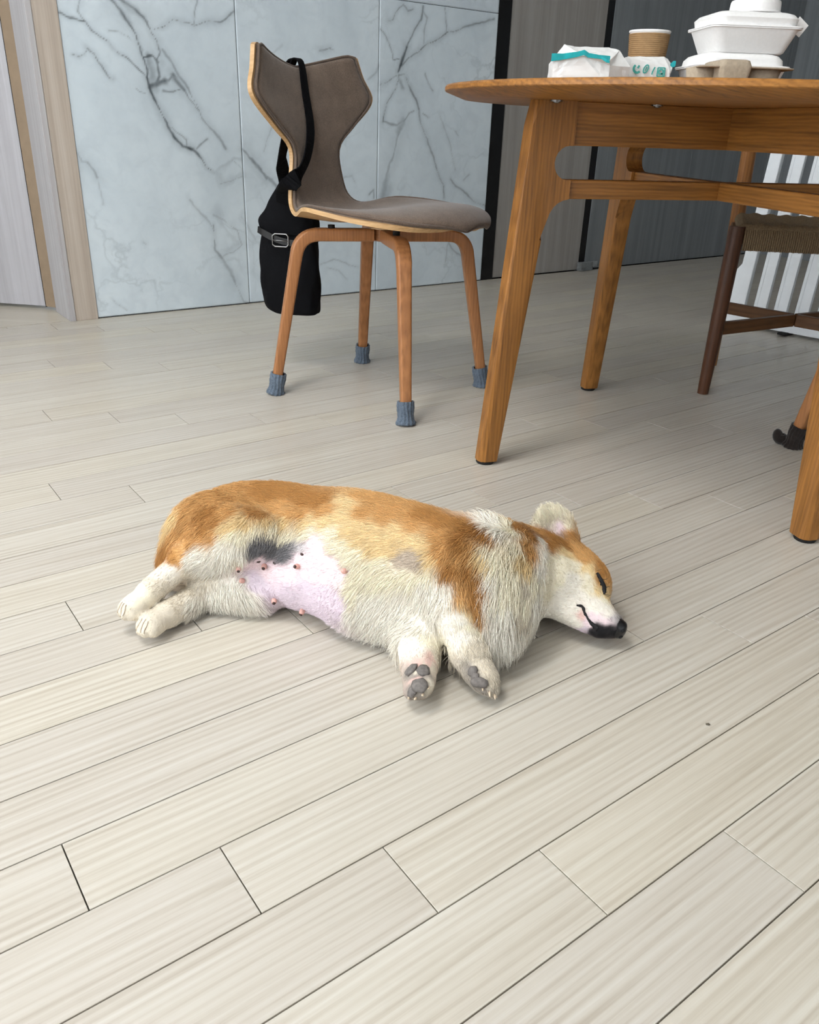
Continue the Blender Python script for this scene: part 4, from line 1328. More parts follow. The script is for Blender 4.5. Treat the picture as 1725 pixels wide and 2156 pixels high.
def rr_loop(hx, hy, r, z, k=6):
    return [(x, y, z) for x, y in rrect(hx, hy, r, k)]


def rr_loft(name, levels, m, parent):
    """levels: (hx, hy, r, z)"""
    verts, faces = [], []
    for lv in levels:
        verts += rr_loop(*lv)
    k = len(rr_loop(*levels[0]))
    for i in range(len(levels) - 1):
        for j in range(k):
            faces.append((i * k + j, i * k + (j + 1) % k, (i + 1) * k + (j + 1) % k, (i + 1) * k + j))
    faces.append(tuple(range(k))[::-1]); faces.append(tuple(range((len(levels) - 1) * k, len(levels) * k)))
    o = mesh_obj(name, verts, faces, m, parent)
    smooth_by_angle(o, 45)
    return o


def clamshell(label, loc, rz, hx, hy, zbot, zrim, ztop, bx, tx):
    c = thing('takeaway_box', label, 'food box', loc, rz, 'white pulp takeaway boxes')
    rr_loft('box_base', [(bx - .004, hy * bx / hx - .004, .016, zbot), (bx, hy * bx / hx, .018, zbot + .003), (hx * .955, hy * .95, .02, zrim - .004), (hx, hy, .016, zrim - .0035), (hx, hy, .016, zrim - .0012)], M['pulp_white'], c)
    rr_loft('box_lid', [(hx + .001, hy + .001, .016, zrim - .001), (hx, hy, .016, zrim + .001), (hx * .91, hy * .90, .022, zrim + .0022), (tx + .012, hy * tx / hx + .010, .024, ztop - .010), (tx + .005, hy * tx / hx + .004, .022, ztop - .003), (tx - .004, hy * tx / hx - .004, .02, ztop)], M['pulp_white'], c)
    return c


BX = (.5800, 1.765, TZ)
clamshell('lower white pulp takeaway box, half hidden behind the cardboard cup carrier', BX, math.radians(3), .087, .072, .0, .0435, .0645, .070, .066)
c2 = clamshell('large white pulp takeaway box stacked on top of another', (.5920, 1.765, TZ + .0647), math.radians(4), .085, .070, .0, .0425, .0655, .066, .068)
tb = bm_box((-.012, -.0006, -.012), (.012, .0006, .012), .0003)
tbo = bm_obj('lid_tab', tb, M['pulp_white'], c2)
tbo.location = (.091, -.03, .047); tbo.rotation_euler = (0, math.radians(-55), 0)
lid = thing('bowl_lid', 'small round white lid lying on top of the stacked boxes', 'lid', (.603, 1.757, TZ + .0647 + .0657))
v, f = lathe([(.044, .0), (.0475, .0008), (.0475, .0025), (.0450, .0035), (.0438, .018), (.0425, .0205), (.039, .0215), (.001, .0215)], 56)
lo_ = mesh_obj('lid_shell', v, f, M['pulp_white'], lid); smooth_by_angle(lo_, 40)

tray = thing('cup_carrier', 'grey-brown moulded pulp cup carrier in front of the white boxes', 'cup carrier', (.5450, 1.615, TZ), math.radians(2))
rim_z = .0335
rr_loft('carrier_rim', [(.0825, .050, .02, rim_z - .0022), (.083, .0505, .02, rim_z - .001), (.082, .0495, .02, rim_z), (.078, .045, .018, rim_z + .0008)], M['pulp_grey'], tray)
for sx in (-1, 1):
    v, f = lathe([(.020 if sx < 0 else .029, .0), (.021 if sx < 0 else .030, .002), (.027 if sx < 0 else .038, rim_z - .002)], 36)
    mesh_obj('cup_pocket', [(p[0] + sx * (.066 if sx < 0 else .034), p[1] * .85 - .004, p[2]) for p in v], f, M['pulp_grey'], tray, True)
rr_loft('carrier_bridge', [(.0215, .046, .008, .0), (.0230, .0475, .008, .004), (.0275, .0495, .008, rim_z - .002), (.0275, .0495, .008, rim_z), (.0245, .047, .010, rim_z + .0085), (.021, .043, .010, rim_z + .0100)], M['pulp_grey'], tray).location = (-.024, -.006, 0)

crumb = blob_crumb = bmesh.new()
bmesh.ops.create_icosphere(crumb, subdivisions=2, radius=.0022)
for v_ in crumb.verts:
    v_.co = Vector((v_.co.x * 1.3, v_.co.y * .8, max(v_.co.z * .6, -.0009))) * (1 + .2 * math.sin(v_.co.x * 3000))
co_ = bm_obj('crumb', crumb, plain('dark_crumb', (96, 88, 74), .8, var=.2, scale=900), None, True)
co_.location = (.388, .8175, .0011)
tag(co_, 'tiny dark crumb on the bare floor in front of the dog', 'crumb')

# ------------------------------------------------------------------ sleeping dog: one continuous body from a smooth distance field
GX, GY, GZ, GH = (-.47, .37), (.78, 1.30), (-.012, .225), .0036


class Field:
    def __init__(self):
        self.x = np.arange(GX[0], GX[1], GH); self.y = np.arange(GY[0], GY[1], GH); self.z = np.arange(GZ[0], GZ[1], GH)
        self.d = np.full((len(self.x), len(self.y), len(self.z)), .2, np.float64)

    def put(self, lo, hi, fn, k):
        s = []
        for ax, a, b in zip((self.x, self.y, self.z), lo, hi):
            s.append(slice(max(0, int((a - .05 - ax[0]) / GH)), min(len(ax), int((b + .05 - ax[0]) / GH) + 2)))
        s = tuple(s)
        X, Y, Z = np.meshgrid(self.x[s[0]], self.y[s[1]], self.z[s[2]], indexing='ij')
        e = fn(X, Y, Z)
        d = self.d[s]
        h = np.clip(.5 + .5 * (d - e) / k, 0, 1)
        self.d[s] = d * (1 - h) + e * h - k * h * (1 - h)

    def cap(self, p0, p1, r0, r1, k=.018, flat=1.0):
        p0, p1 = np.array(p0, float), np.array(p1, float); ba = p1 - p0; L2 = ba @ ba
        R = max(r0, r1)

        def fn(X, Y, Z):
            px, py, pz = X - p0[0], Y - p0[1], (Z - p0[2])
            t = np.clip((px * ba[0] + py * ba[1] + pz * ba[2]) / L2, 0, 1)
            return np.sqrt((px - t * ba[0]) ** 2 + (py - t * ba[1]) ** 2 + ((pz - t * ba[2]) / flat) ** 2) - (r0 + (r1 - r0) * t)
        self.put(np.minimum(p0, p1) - R, np.maximum(p0, p1) + R, fn, k)

    def ell(self, c, axes, rad, k=.018):
        c = np.array(c, float); A = np.array(axes, float); rad = np.array(rad, float)

        def fn(X, Y, Z):
            q = [(X - c[0]) * a[0] + (Y - c[1]) * a[1] + (Z - c[2]) * a[2] for a in A]
            l1 = np.sqrt(sum((v / r) ** 2 for v, r in zip(q, rad)))
            l2 = np.sqrt(sum((v / (r * r)) ** 2 for v, r in zip(q, rad))) + 1e-9
            return l1 * (l1 - 1) / l2
        R = rad.max()
        self.put(c - R, c + R, fn, k)

    def cut(self, c, axes, rad, k=.004):
        self.d *= -1
        self.ell(c, axes, rad, k)
        self.d *= -1

    def trunk(self, st, k=.02):
        st = catmull(np.array(st, float), len(st) * 6)
        lo = st[:, :3].min(0) - .16; hi = st[:, :3].max(0) + .16

        def fn(X, Y, Z):
            # station by x along the spine, slightly sheared by the spine direction
            i = np.interp(X, st[:, 0], np.arange(len(st)))
            i0 = np.clip(i.astype(int), 0, len(st) - 2); f = i - i0
            S = st[i0] * (1 - f)[..., None] + st[i0 + 1] * f[..., None]
            q = np.sqrt(((Y - S[..., 1]) / S[..., 3]) ** 2 + ((Z - S[..., 2]) / S[..., 4]) ** 2)
            d = (q - 1) * np.minimum(S[..., 3], S[..., 4])
            return np.maximum(d, np.maximum(st[0, 0] - X, X - st[-1, 0]))
        self.put(lo, hi, fn, k)


Id = np.eye(3)
HN = np.array([.3065, .978, .027])                       # nose tip
hh = np.array([.568, -.773, -.235]); hh /= np.linalg.norm(hh)
tt_ = np.array([.806, .592, 0.0]); tt_ -= hh * (tt_ @ hh); tt_ /= np.linalg.norm(tt_)
ss_ = np.cross(hh, tt_)
HA = [hh, tt_, ss_]


def hp(a, t, s):
    return HN - hh * a + tt_ * t + ss_ * s


EB = np.array([.230, 1.108, .101])                     # root of the raised ear
eU = np.array([-.30, .30, .88]); eU /= np.linalg.norm(eU)
eN = np.array([-.15, -.85, .50]); eN -= eU * (eN @ eU); eN /= np.linalg.norm(eN)
eW = np.cross(eU, eN)


def paw(F, c, fw, sole, r, closed):
    """rounded paw with four toes; fw towards the toes, sole towards the pads"""
    c = np.array(c, float); fw = np.array(fw, float); fw /= np.linalg.norm(fw)
    sole = np.array(sole, float); sole -= fw * (sole @ fw); sole /= np.linalg.norm(sole)
    sd = np.cross(fw, sole)
    F.ell(c, [fw, sd, sole], (r * 1.12, r * .92, r * .80), .006)
    for q, (w, a) in enumerate(((-.68, .48), (-.25, .78), (.25, .80), (.68, .50))):
        p = c + fw * (r * a) + sd * (r * w * .92) + sole * (r * .10)
        p[2] = max(p[2], .0095)
        F.ell(p, [fw, sd, sole], (r * .50, r * .30, r * .44), .0016)


def build_field():
    F = Field()
    F.trunk([(-.383, 1.108, .040, .018, .022), (-.366, 1.116, .058, .050, .050), (-.332, 1.132, .068, .086, .065), (-.285, 1.146, .076, .108, .074),
             (-.215, 1.146, .079, .108, .077), (-.150, 1.117, .082, .112, .080), (-.085, 1.083, .089, .115, .087), (-.02, 1.050, .092, .106, .090),
             (.045, 1.022, .091, .098, .089), (.10, 1.010, .086, .094, .084), (.145, 1.020, .080, .086, .076), (.185, 1.040, .070, .058, .056), (.215, 1.055, .060, .020, .020)], .03)
    # belly sagging to the floor towards the camera
    F.ell((-.140, 1.075, .050), Id, (.080, .070, .048), .03)
    F.ell((-.06, 1.025, .048), Id, (.075, .070, .046), .03)
    F.ell((.02, .985, .048), Id, (.070, .060, .046), .03)
    # upper hind leg: thigh, shank, metatarsus, paw
    F.cap((-.308, 1.112, .105), (-.250, 1.066, .118), .048, .038, .03)
    F.cap((-.250, 1.066, .118), (-.218, 1.056, .121), .036, .026, .025)
    F.cap((-.245, 1.056, .112), (-.328, 1.050, .085), .034, .025, .020)
    F.cap((-.328, 1.050, .085), (-.334, 1.046, .079), .0215, .0190, .012)
    F.cap((-.333, 1.045, .079), (-.374, 1.002, .050), .0190, .0188, .006)
    paw(F, (-.388, .986, .040), (-.66, -.72, -.25), (.0, .32, -.95), .0212, True)
    # lower hind leg on the floor
    F.cap((-.29, 1.10, .05), (-.235, 1.055, .038), .042, .034, .018)
    F.cap((-.215, 1.046, .032), (-.306, 1.050, .028), .031, .024, .014)
    F.cap((-.306, 1.050, .026), (-.346, .988, .023), .0200, .0198, .006)
    paw(F, (-.358, .967, .0230), (-.50, -.86, -.05), (.0, .0, -1.0), .0215, True)
    # upper foreleg
    F.ell((.047, .990, .122), Id, (.052, .052, .05), .03)
    F.cap((.052, .975, .118), (.068, .928, .086), .042, .034, .025)
    F.cap((.068, .928, .086), (.086, .895, .044), .032, .0245, .012)
    F.cap((.086, .895, .044), (.096, .878, .030), .0235, .0215, .008)
    paw(F, (.103, .866, .0255), (.42, -.90, -.10), (-.55, -.30, -.78), .0235, False)
    # lower foreleg
    F.cap((.012, .980, .052), (.019, .918, .038), .040, .030, .014)
    F.cap((.019, .918, .038), (.020, .880, .031), .0275, .0235, .008)
    F.cap((.020, .880, .031), (.020, .860, .028), .0225, .0215, .008)
    paw(F, (.0205, .849, .0265), (.05, -.99, -.05), (-.45, -.55, .70), .0235, False)
    # neck and ruff
    F.cap((.115, 1.020, .083), hp(.165, -.005, .0), .080, .056, .03)
    F.ell((.122, .980, .058), Id, (.056, .068, .056), .03)
    F.ell((.168, 1.042, .076), Id, (.042, .066, .056), .03)
    # head
    F.ell(hp(.122, .006, .002), HA, (.068, .054, .055), .02)
    F.ell(hp(.128, -.036, .014), HA, (.056, .044, .048), .014)
    F.ell(hp(.150, -.030, .022), HA, (.042, .044, .044), .014)
    F.ell(hp(.100, .023, .010), HA, (.044, .030, .036), .016)
    F.cap(hp(.092, -.006, .002), hp(.020, -.002, .0), .0375, .0200, .016)
    F.cap(hp(.105, -.046, .0), hp(.024, -.020, -.004), .027, .0135, .012)
    F.ell(hp(.012, .003, .0), HA, (.014, .013, .0145), .008)
    # brow ridge over the closed eye
    F.ell(hp(.088, .030, .028), HA, (.018, .012, .012), .010)
    # upright ear, cupped towards the camera
    EA = [eW, eU, eN]
    F.ell(EB + eU * .019, EA, (.0325, .0385, .0105), .010)
    F.ell(EB + eU * .000, EA, (.0300, .018, .016), .012)
    F.cut(EB + eU * .022 + eN * .0155, EA, (.0265, .0325, .0125), .004)
    # flatten everything onto the floor
    Z = F.z[None, None, :]
    F.d = np.maximum(F.d, .0015 - Z)
    return F


def surface_nets(F):
    d = F.d; s = d < 0
    nx, ny, nz = d.shape
    corners = [(i, j, k) for i in (0, 1) for j in (0, 1) for k in (0, 1)]
    sub = [s[i:nx - 1 + i, j:ny - 1 + j, k:nz - 1 + k] for i, j, k in corners]
    cnt = sum(a.astype(np.int8) for a in sub)
    act = (cnt > 0) & (cnt < 8)
    ids = np.full(act.shape, -1, np.int64); ids[act] = np.arange(act.sum())
    ci = np.argwhere(act)
    val = np.stack([d[i:nx - 1 + i, j:ny - 1 + j, k:nz - 1 + k][act] for i, j, k in corners], 1)
    acc = np.zeros((len(ci), 3)); num = np.zeros(len(ci))
    for a in range(8):
        for b in range(a + 1, 8):
            if sum(abs(p - q) for p, q in zip(corners[a], corners[b])) != 1:
                continue
            va, vb = val[:, a], val[:, b]
            m = (va < 0) != (vb < 0)
            t = np.where(m, va / np.where(m, va - vb, 1), 0)
            pa, pb = np.array(corners[a], float), np.array(corners[b], float)
            acc += np.where(m[:, None], pa + (pb - pa) * t[:, None], 0); num += m
    v = ci + acc / num[:, None]
    v = v * GH + np.array([F.x[0], F.y[0], F.z[0]])
    quads = []
    for ax in range(3):
        o = [(0, 0, 0)] * 4
        e1, e2 = [a for a in range(3) if a != ax]
        sl_a = [slice(None)] * 3; sl_b = [slice(None)] * 3
        sl_a[ax] = slice(0, -1); sl_b[ax] = slice(1, None)
        A, B = s[tuple(sl_a)], s[tuple(sl_b)]
        for flip, m in ((False, A & ~B), (True, ~A & B)):
            p = np.argwhere(m)
            ok = (p[:, e1] > 0) & (p[:, e2] > 0) & (p[:, e1] < d.shape[e1] - 1) & (p[:, e2] < d.shape[e2] - 1)
            p = p[ok]
            q = []
            for da, db in ((-1, -1), (0, -1), (0, 0), (-1, 0)):
                pp = p.copy(); pp[:, e1] += da; pp[:, e2] += db
                q.append(ids[pp[:, 0], pp[:, 1], pp[:, 2]])
            q = np.stack(q, 1)
            if flip != (ax == 1):
                q = q[:, ::-1]
            quads.append(q)
    f = np.concatenate(quads)
    return v, f[(f >= 0).all(1)]


def vnormals(v, f):
    n = np.cross(v[f[:, 2]] - v[f[:, 0]], v[f[:, 3]] - v[f[:, 1]])
    out = np.zeros_like(v)
    for c in range(4):
        np.add.at(out, f[:, c], n)
    return out / (np.linalg.norm(out, axis=1)[:, None] + 1e-12)


def relax(v, f, it=3, w=.5):
    e = np.concatenate([f[:, [0, 1]], f[:, [1, 2]], f[:, [2, 3]], f[:, [3, 0]]])
    deg = np.bincount(e.ravel(), minlength=len(v)).astype(float)
    for _ in range(it):
        for lam in (w, -w * 1.02):
            s = np.zeros_like(v)
            for c in range(3):
                s[:, c] = np.bincount(e[:, 0], v[e[:, 1], c], len(v)) + np.bincount(e[:, 1], v[e[:, 0], c], len(v))
            v = v + lam * (s / deg[:, None] - v)
    v[:, 2] = np.maximum(v[:, 2], .0012)
    return v

SEEDS = {
    'O': [(-0.325, 1.083, 0.142), (-0.342, 1.073, 0.12), (-0.299, 1.099, 0.156), (-0.267, 1.142, 0.153), (-0.116, 1.059, 0.164), (-0.32, 1.059, 0.126), (-0.263, 1.059, 0.159), (-0.24, 1.101, 0.154), (-0.195, 1.099, 0.152), (-0.155, 1.073, 0.154), (-0.299, 1.041, 0.128), (-0.32, 1.039, 0.114), (-0.332, 1.029, 0.101), (-0.277, 1.034, 0.137), (-0.218, 1.063, 0.153), (-0.177, 1.073, 0.147), (-0.072, 1.084, 0.178), (-0.043, 1.073, 0.18), (-0.007, 1.037, 0.182), (-0.062, 1.037, 0.175), (-0.029, 1.023, 0.178), (0.007, 0.998, 0.177), (0.043, 0.965, 0.175), (0.086, 0.962, 0.166), (0.047, 0.943, 0.16), (0.07, 0.92, 0.132), (0.065, 0.912, 0.122), (0.043, 0.953, 0.168), (0.075, 0.945, 0.158), (0.086, 0.904, 0.109), (0.161, 1.048, 0.154), (0.162, 1.009, 0.153), (0.169, 0.998, 0.144), (0.196, 1.069, 0.136), (0.26, 1.077, 0.11), (0.274, 1.059, 0.103), (0.264, 1.05, 0.103), (0.252, 1.055, 0.108), (0.292, 1.034, 0.076), (0.246, 1.104, 0.121), (-0.3, 1.25, 0.08), (-0.2, 1.26, 0.08), (-0.1, 1.21, 0.08), (0, 1.17, 0.08), (0.07, 1.12, 0.08), (-0.35, 1.2, 0.05), (0.27, 1.12, 0.03), (0.3, 1.06, 0.02)],
    'D': [(-0.356, 1.063, 0.094), (-0.365, 1.068, 0.074), (-0.223, 1.149, 0.155), (-0.177, 1.124, 0.159), (-0.13, 1.091, 0.165), (-0.273, 1.046, 0.15), (-0.295, 1.049, 0.137), (-0.342, 1.03, 0.095), (-0.294, 1.071, 0.15), (-0.205, 1.124, 0.156), (-0.153, 1.101, 0.161), (0.025, 1.019, 0.182), (0.05, 0.998, 0.182), (0.083, 0.994, 0.176), (0.104, 0.991, 0.171), (0.069, 0.962, 0.171), (0.061, 0.934, 0.151), (0.086, 0.938, 0.147), (0.05, 0.928, 0.142), (0.086, 0.923, 0.13), (0.079, 0.908, 0.116), (0.091, 0.903, 0.103), (0.094, 0.9, 0.091), (0.087, 0.911, 0.116), (0.096, 0.931, 0.136), (0.176, 1.041, 0.148), (0.212, 1.07, 0.13), (0.221, 1.059, 0.124), (0.238, 1.066, 0.116), (0.284, 1.048, 0.094), (0.287, 1.039, 0.086), (0.213, 1.047, 0.125), (0.248, 1.099, 0.116), (0.198, 1.055, 0.135), (-0.25, 1.25, 0.03), (-0.1, 1.2, 0.03), (0, 1.15, 0.03)],
    'L': [(-0.352, 1.089, 0.125), (-0.256, 1.031, 0.145), (-0.245, 1.037, 0.152), (-0.234, 1.037, 0.149), (-0.209, 1.052, 0.149), (-0.181, 1.065, 0.143), (-0.145, 1.051, 0.149), (-0.114, 1.039, 0.157), (-0.09, 1.073, 0.175), (-0.09, 1.041, 0.168), (-0.051, 1.001, 0.164), (-0.018, 0.987, 0.165), (0.007, 0.969, 0.165), (-0.078, 1.013, 0.161), (-0.065, 0.991, 0.151), (-0.043, 0.976, 0.148), (-0.033, 0.976, 0.152), (0.029, 0.945, 0.158), (-0.018, 0.969, 0.152), (0.023, 0.956, 0.164), (0.102, 0.956, 0.157), (0.068, 0.905, 0.115), (0.081, 0.899, 0.104), (0.156, 0.976, 0.146), (0.162, 0.973, 0.137), (0.235, 1.048, 0.113), (0.274, 1.036, 0.092), (0.276, 1.014, 0.071), (0.27, 1.042, 0.097), (0.259, 1.034, 0.095), (0.291, 1.02, 0.065)],
    'W': [(-0.299, 1.026, 0.109), (-0.268, 1.021, 0.124), (-0.316, 1.025, 0.096), (-0.285, 1.021, 0.101), (-0.249, 1.019, 0.127), (-0.259, 1.02, 0.094), (-0.343, 1.017, 0.082), (-0.353, 1.006, 0.075), (-0.24, 1.018, 0.117), (-0.288, 1.024, 0.084), (-0.292, 1.029, 0.044), (-0.259, 1.022, 0.044), (-0.234, 1.016, 0.037), (-0.285, 1.024, 0.026), (-0.246, 1.025, 0.056), (-0.313, 1.012, 0.037), (-0.061, 0.954, 0.08), (-0.032, 0.947, 0.09), (-0.002, 0.938, 0.107), (-0.033, 0.94, 0.065), (-0, 0.926, 0.073), (0.023, 0.927, 0.122), (0.038, 0.913, 0.107), (0.031, 0.914, 0.083), (-0.046, 0.945, 0.062), (-0.014, 0.938, 0.087), (-0.072, 0.954, 0.065), (-0.02, 0.932, 0.058), (0.011, 0.93, 0.091), (0.042, 0.921, 0.128), (0.058, 0.904, 0.112), (0.072, 0.892, 0.094), (0.079, 0.885, 0.074), (0.05, 0.914, 0.12), (0.065, 0.896, 0.102), (0.05, 0.898, 0.094), (0.056, 0.892, 0.076), (0.011, 0.9, 0.063), (0.018, 0.879, 0.056), (0.003, 0.893, 0.055), (0.129, 1.005, 0.169), (0.117, 1.022, 0.172), (0.115, 0.941, 0.14), (0.106, 0.924, 0.121), (0.114, 0.913, 0.097), (0.133, 0.915, 0.087), (0.129, 0.909, 0.062), (0.151, 0.919, 0.058), (0.122, 0.921, 0.109), (0.109, 0.903, 0.073), (0.137, 0.925, 0.105), (0.194, 1.019, 0.13), (0.185, 0.992, 0.125), (0.239, 1.015, 0.088), (0.234, 1.005, 0.072), (0.255, 1.005, 0.065), (0.223, 0.998, 0.055), (0.195, 0.979, 0.058), (0.239, 0.989, 0.039), (0.219, 1.002, 0.033), (0.277, 0.999, 0.061), (0.288, 0.993, 0.056), (0.198, 1.045, 0.133), (0.18, 0.958, 0.087), (0.241, 0.998, 0.058), (0.266, 0.994, 0.055), (0.247, 0.985, 0.033), (0.291, 0.987, 0.052), (0.276, 0.989, 0.053), (0.15, 1.12, 0.03), (-0.2, 1.1, 0), (0, 1, 0), (0.1, 1, 0), (0.2, 1.05, 0)],
    'C': [(-0.234, 1.026, 0.137), (-0.22, 1.035, 0.144), (-0.198, 1.048, 0.142), (-0.245, 1.027, 0.141), (-0.238, 1.019, 0.101), (-0.375, 0.989, 0.063), (-0.389, 0.976, 0.054), (-0.162, 1.041, 0.134), (-0.143, 1.035, 0.14), (-0.18, 1.049, 0.133), (-0.089, 0.992, 0.14), (-0.076, 0.977, 0.13), (-0.113, 1.018, 0.146), (-0.102, 1.008, 0.146), (-0.076, 0.963, 0.094), (-0.071, 0.967, 0.115), (-0.069, 0.979, 0.138), (-0.036, 0.962, 0.134), (-0.003, 0.945, 0.13), (-0.022, 0.95, 0.12), (0.032, 0.932, 0.142), (-0.05, 0.967, 0.133), (-0.061, 0.962, 0.112), (0.011, 0.937, 0.13), (-0.076, 0.959, 0.083), (-0.041, 0.953, 0.109), (0.074, 0.899, 0.107), (0.082, 0.89, 0.083), (0.097, 0.894, 0.076), (0.028, 0.894, 0.059), (0.042, 0.901, 0.054), (0.115, 0.97, 0.162), (0.14, 1.023, 0.166), (0.15, 0.984, 0.154), (0.126, 0.954, 0.148), (0.14, 0.951, 0.137), (0.126, 0.929, 0.119), (0.147, 0.941, 0.119), (0.161, 0.941, 0.101), (0.175, 0.969, 0.116), (0.223, 1.024, 0.108), (0.246, 1.032, 0.1), (0.216, 1.008, 0.094), (0.2, 0.985, 0.085), (0.263, 1.026, 0.088), (0.265, 1.014, 0.075), (0.285, 1.008, 0.063), (0.204, 1.019, 0.119), (0.234, 1.034, 0.108), (0.216, 1.116, 0.145), (0.23, 1.115, 0.143), (0.209, 1.116, 0.141), (0.245, 1.108, 0.128), (0.219, 1.115, 0.137)],
    'T': [(-0.317, 1.025, 0.079), (-0.364, 0.996, 0.068), (-0.393, 0.966, 0.044), (-0.4, 0.963, 0.035), (-0.396, 0.969, 0.048), (-0.353, 1.002, 0.069), (-0.321, 1.023, 0.044), (-0.339, 0.991, 0.042), (-0.351, 0.963, 0.039), (-0.366, 0.949, 0.032), (-0.371, 0.945, 0.022), (-0.299, 1.035, 0.05), (-0.364, 0.962, 0.039), (-0.328, 1.005, 0.043), (0.091, 0.881, 0.067), (0.096, 0.87, 0.053), (0.104, 0.854, 0.043), (0.11, 0.841, 0.032), (0.093, 0.86, 0.045), (0.041, 0.885, 0.046), (0.027, 0.859, 0.049), (0.036, 0.861, 0.044), (0.034, 0.827, 0.036), (0.013, 0.846, 0.045), (0.019, 0.827, 0.038), (0.108, 0.846, 0.037), (0.156, 0.946, 0.117), (0.151, 0.928, 0.095), (0.159, 0.929, 0.08), (0.161, 0.956, 0.122)],
    'G': [(-0.22, 1.023, 0.123), (-0.206, 1.028, 0.116), (-0.185, 1.036, 0.118), (-0.168, 1.032, 0.122), (-0.175, 1.028, 0.111), (-0.22, 1.022, 0.116), (-0.201, 1.033, 0.127), (-0.21, 1.028, 0.129), (-0.194, 1.032, 0.11)],
    'P': [(-0.209, 1.029, 0.098), (-0.232, 1.021, 0.099), (-0.22, 1.03, 0.087), (-0.185, 1.025, 0.095), (-0.159, 1.015, 0.105), (-0.13, 1.008, 0.123), (-0.101, 0.987, 0.123), (-0.144, 1.001, 0.091), (-0.173, 1.012, 0.08), (-0.204, 1.028, 0.075), (-0.115, 0.986, 0.101), (-0.089, 0.974, 0.111), (-0.122, 1.013, 0.136), (-0.136, 1.02, 0.133), (-0.241, 1.025, 0.086), (0.277, 0.984, 0.048), (0.288, 0.978, 0.045), (0.27, 0.986, 0.049), (0.258, 0.982, 0.041), (0.265, 0.978, 0.038), (0.23, 1.112, 0.127)],
    'H': [(-0.151, 1.024, 0.126), (-0.159, 1.034, 0.13), (0.295, 0.982, 0.049)],
    'Q': [(-0.22, 1.025, 0.06), (-0.206, 1.022, 0.056), (-0.174, 1.007, 0.058), (-0.145, 0.997, 0.073), (-0.115, 0.977, 0.073), (-0.091, 0.964, 0.077), (-0.161, 1.003, 0.049), (-0.129, 0.985, 0.047), (-0.09, 0.959, 0.062), (-0.227, 1.029, 0.066), (-0.183, 1.014, 0.044), (0.257, 0.982, 0.027)],
    'F': [(-0.003, 0.956, 0.147), (0.016, 0.945, 0.15), (0.007, 0.947, 0.145), (-0.01, 0.956, 0.143), (0.007, 0.952, 0.151)],
    'S': [(0.018, 0.857, 0.05), (0.032, 0.864, 0.048), (0.015, 0.833, 0.039), (0.251, 0.989, 0.049)],
    'A': [(0.013, 0.838, 0.042), (0.02, 0.834, 0.042), (0.022, 0.821, 0.033), (0.014, 0.825, 0.033), (0.008, 0.847, 0.043), (0.025, 0.844, 0.046), (0.092, 0.849, 0.038), (0.098, 0.841, 0.035), (0.088, 0.86, 0.042), (0.106, 0.838, 0.028)],
    'K': [(0.274, 0.974, 0.036), (0.281, 0.972, 0.033), (0.291, 0.975, 0.041), (0.299, 0.977, 0.043), (0.305, 0.974, 0.033), (0.295, 0.972, 0.033), (0.281, 0.972, 0.026), (0.269, 0.975, 0.026), (0.288, 0.973, 0.037), (0.305, 0.974, 0.027)],
}
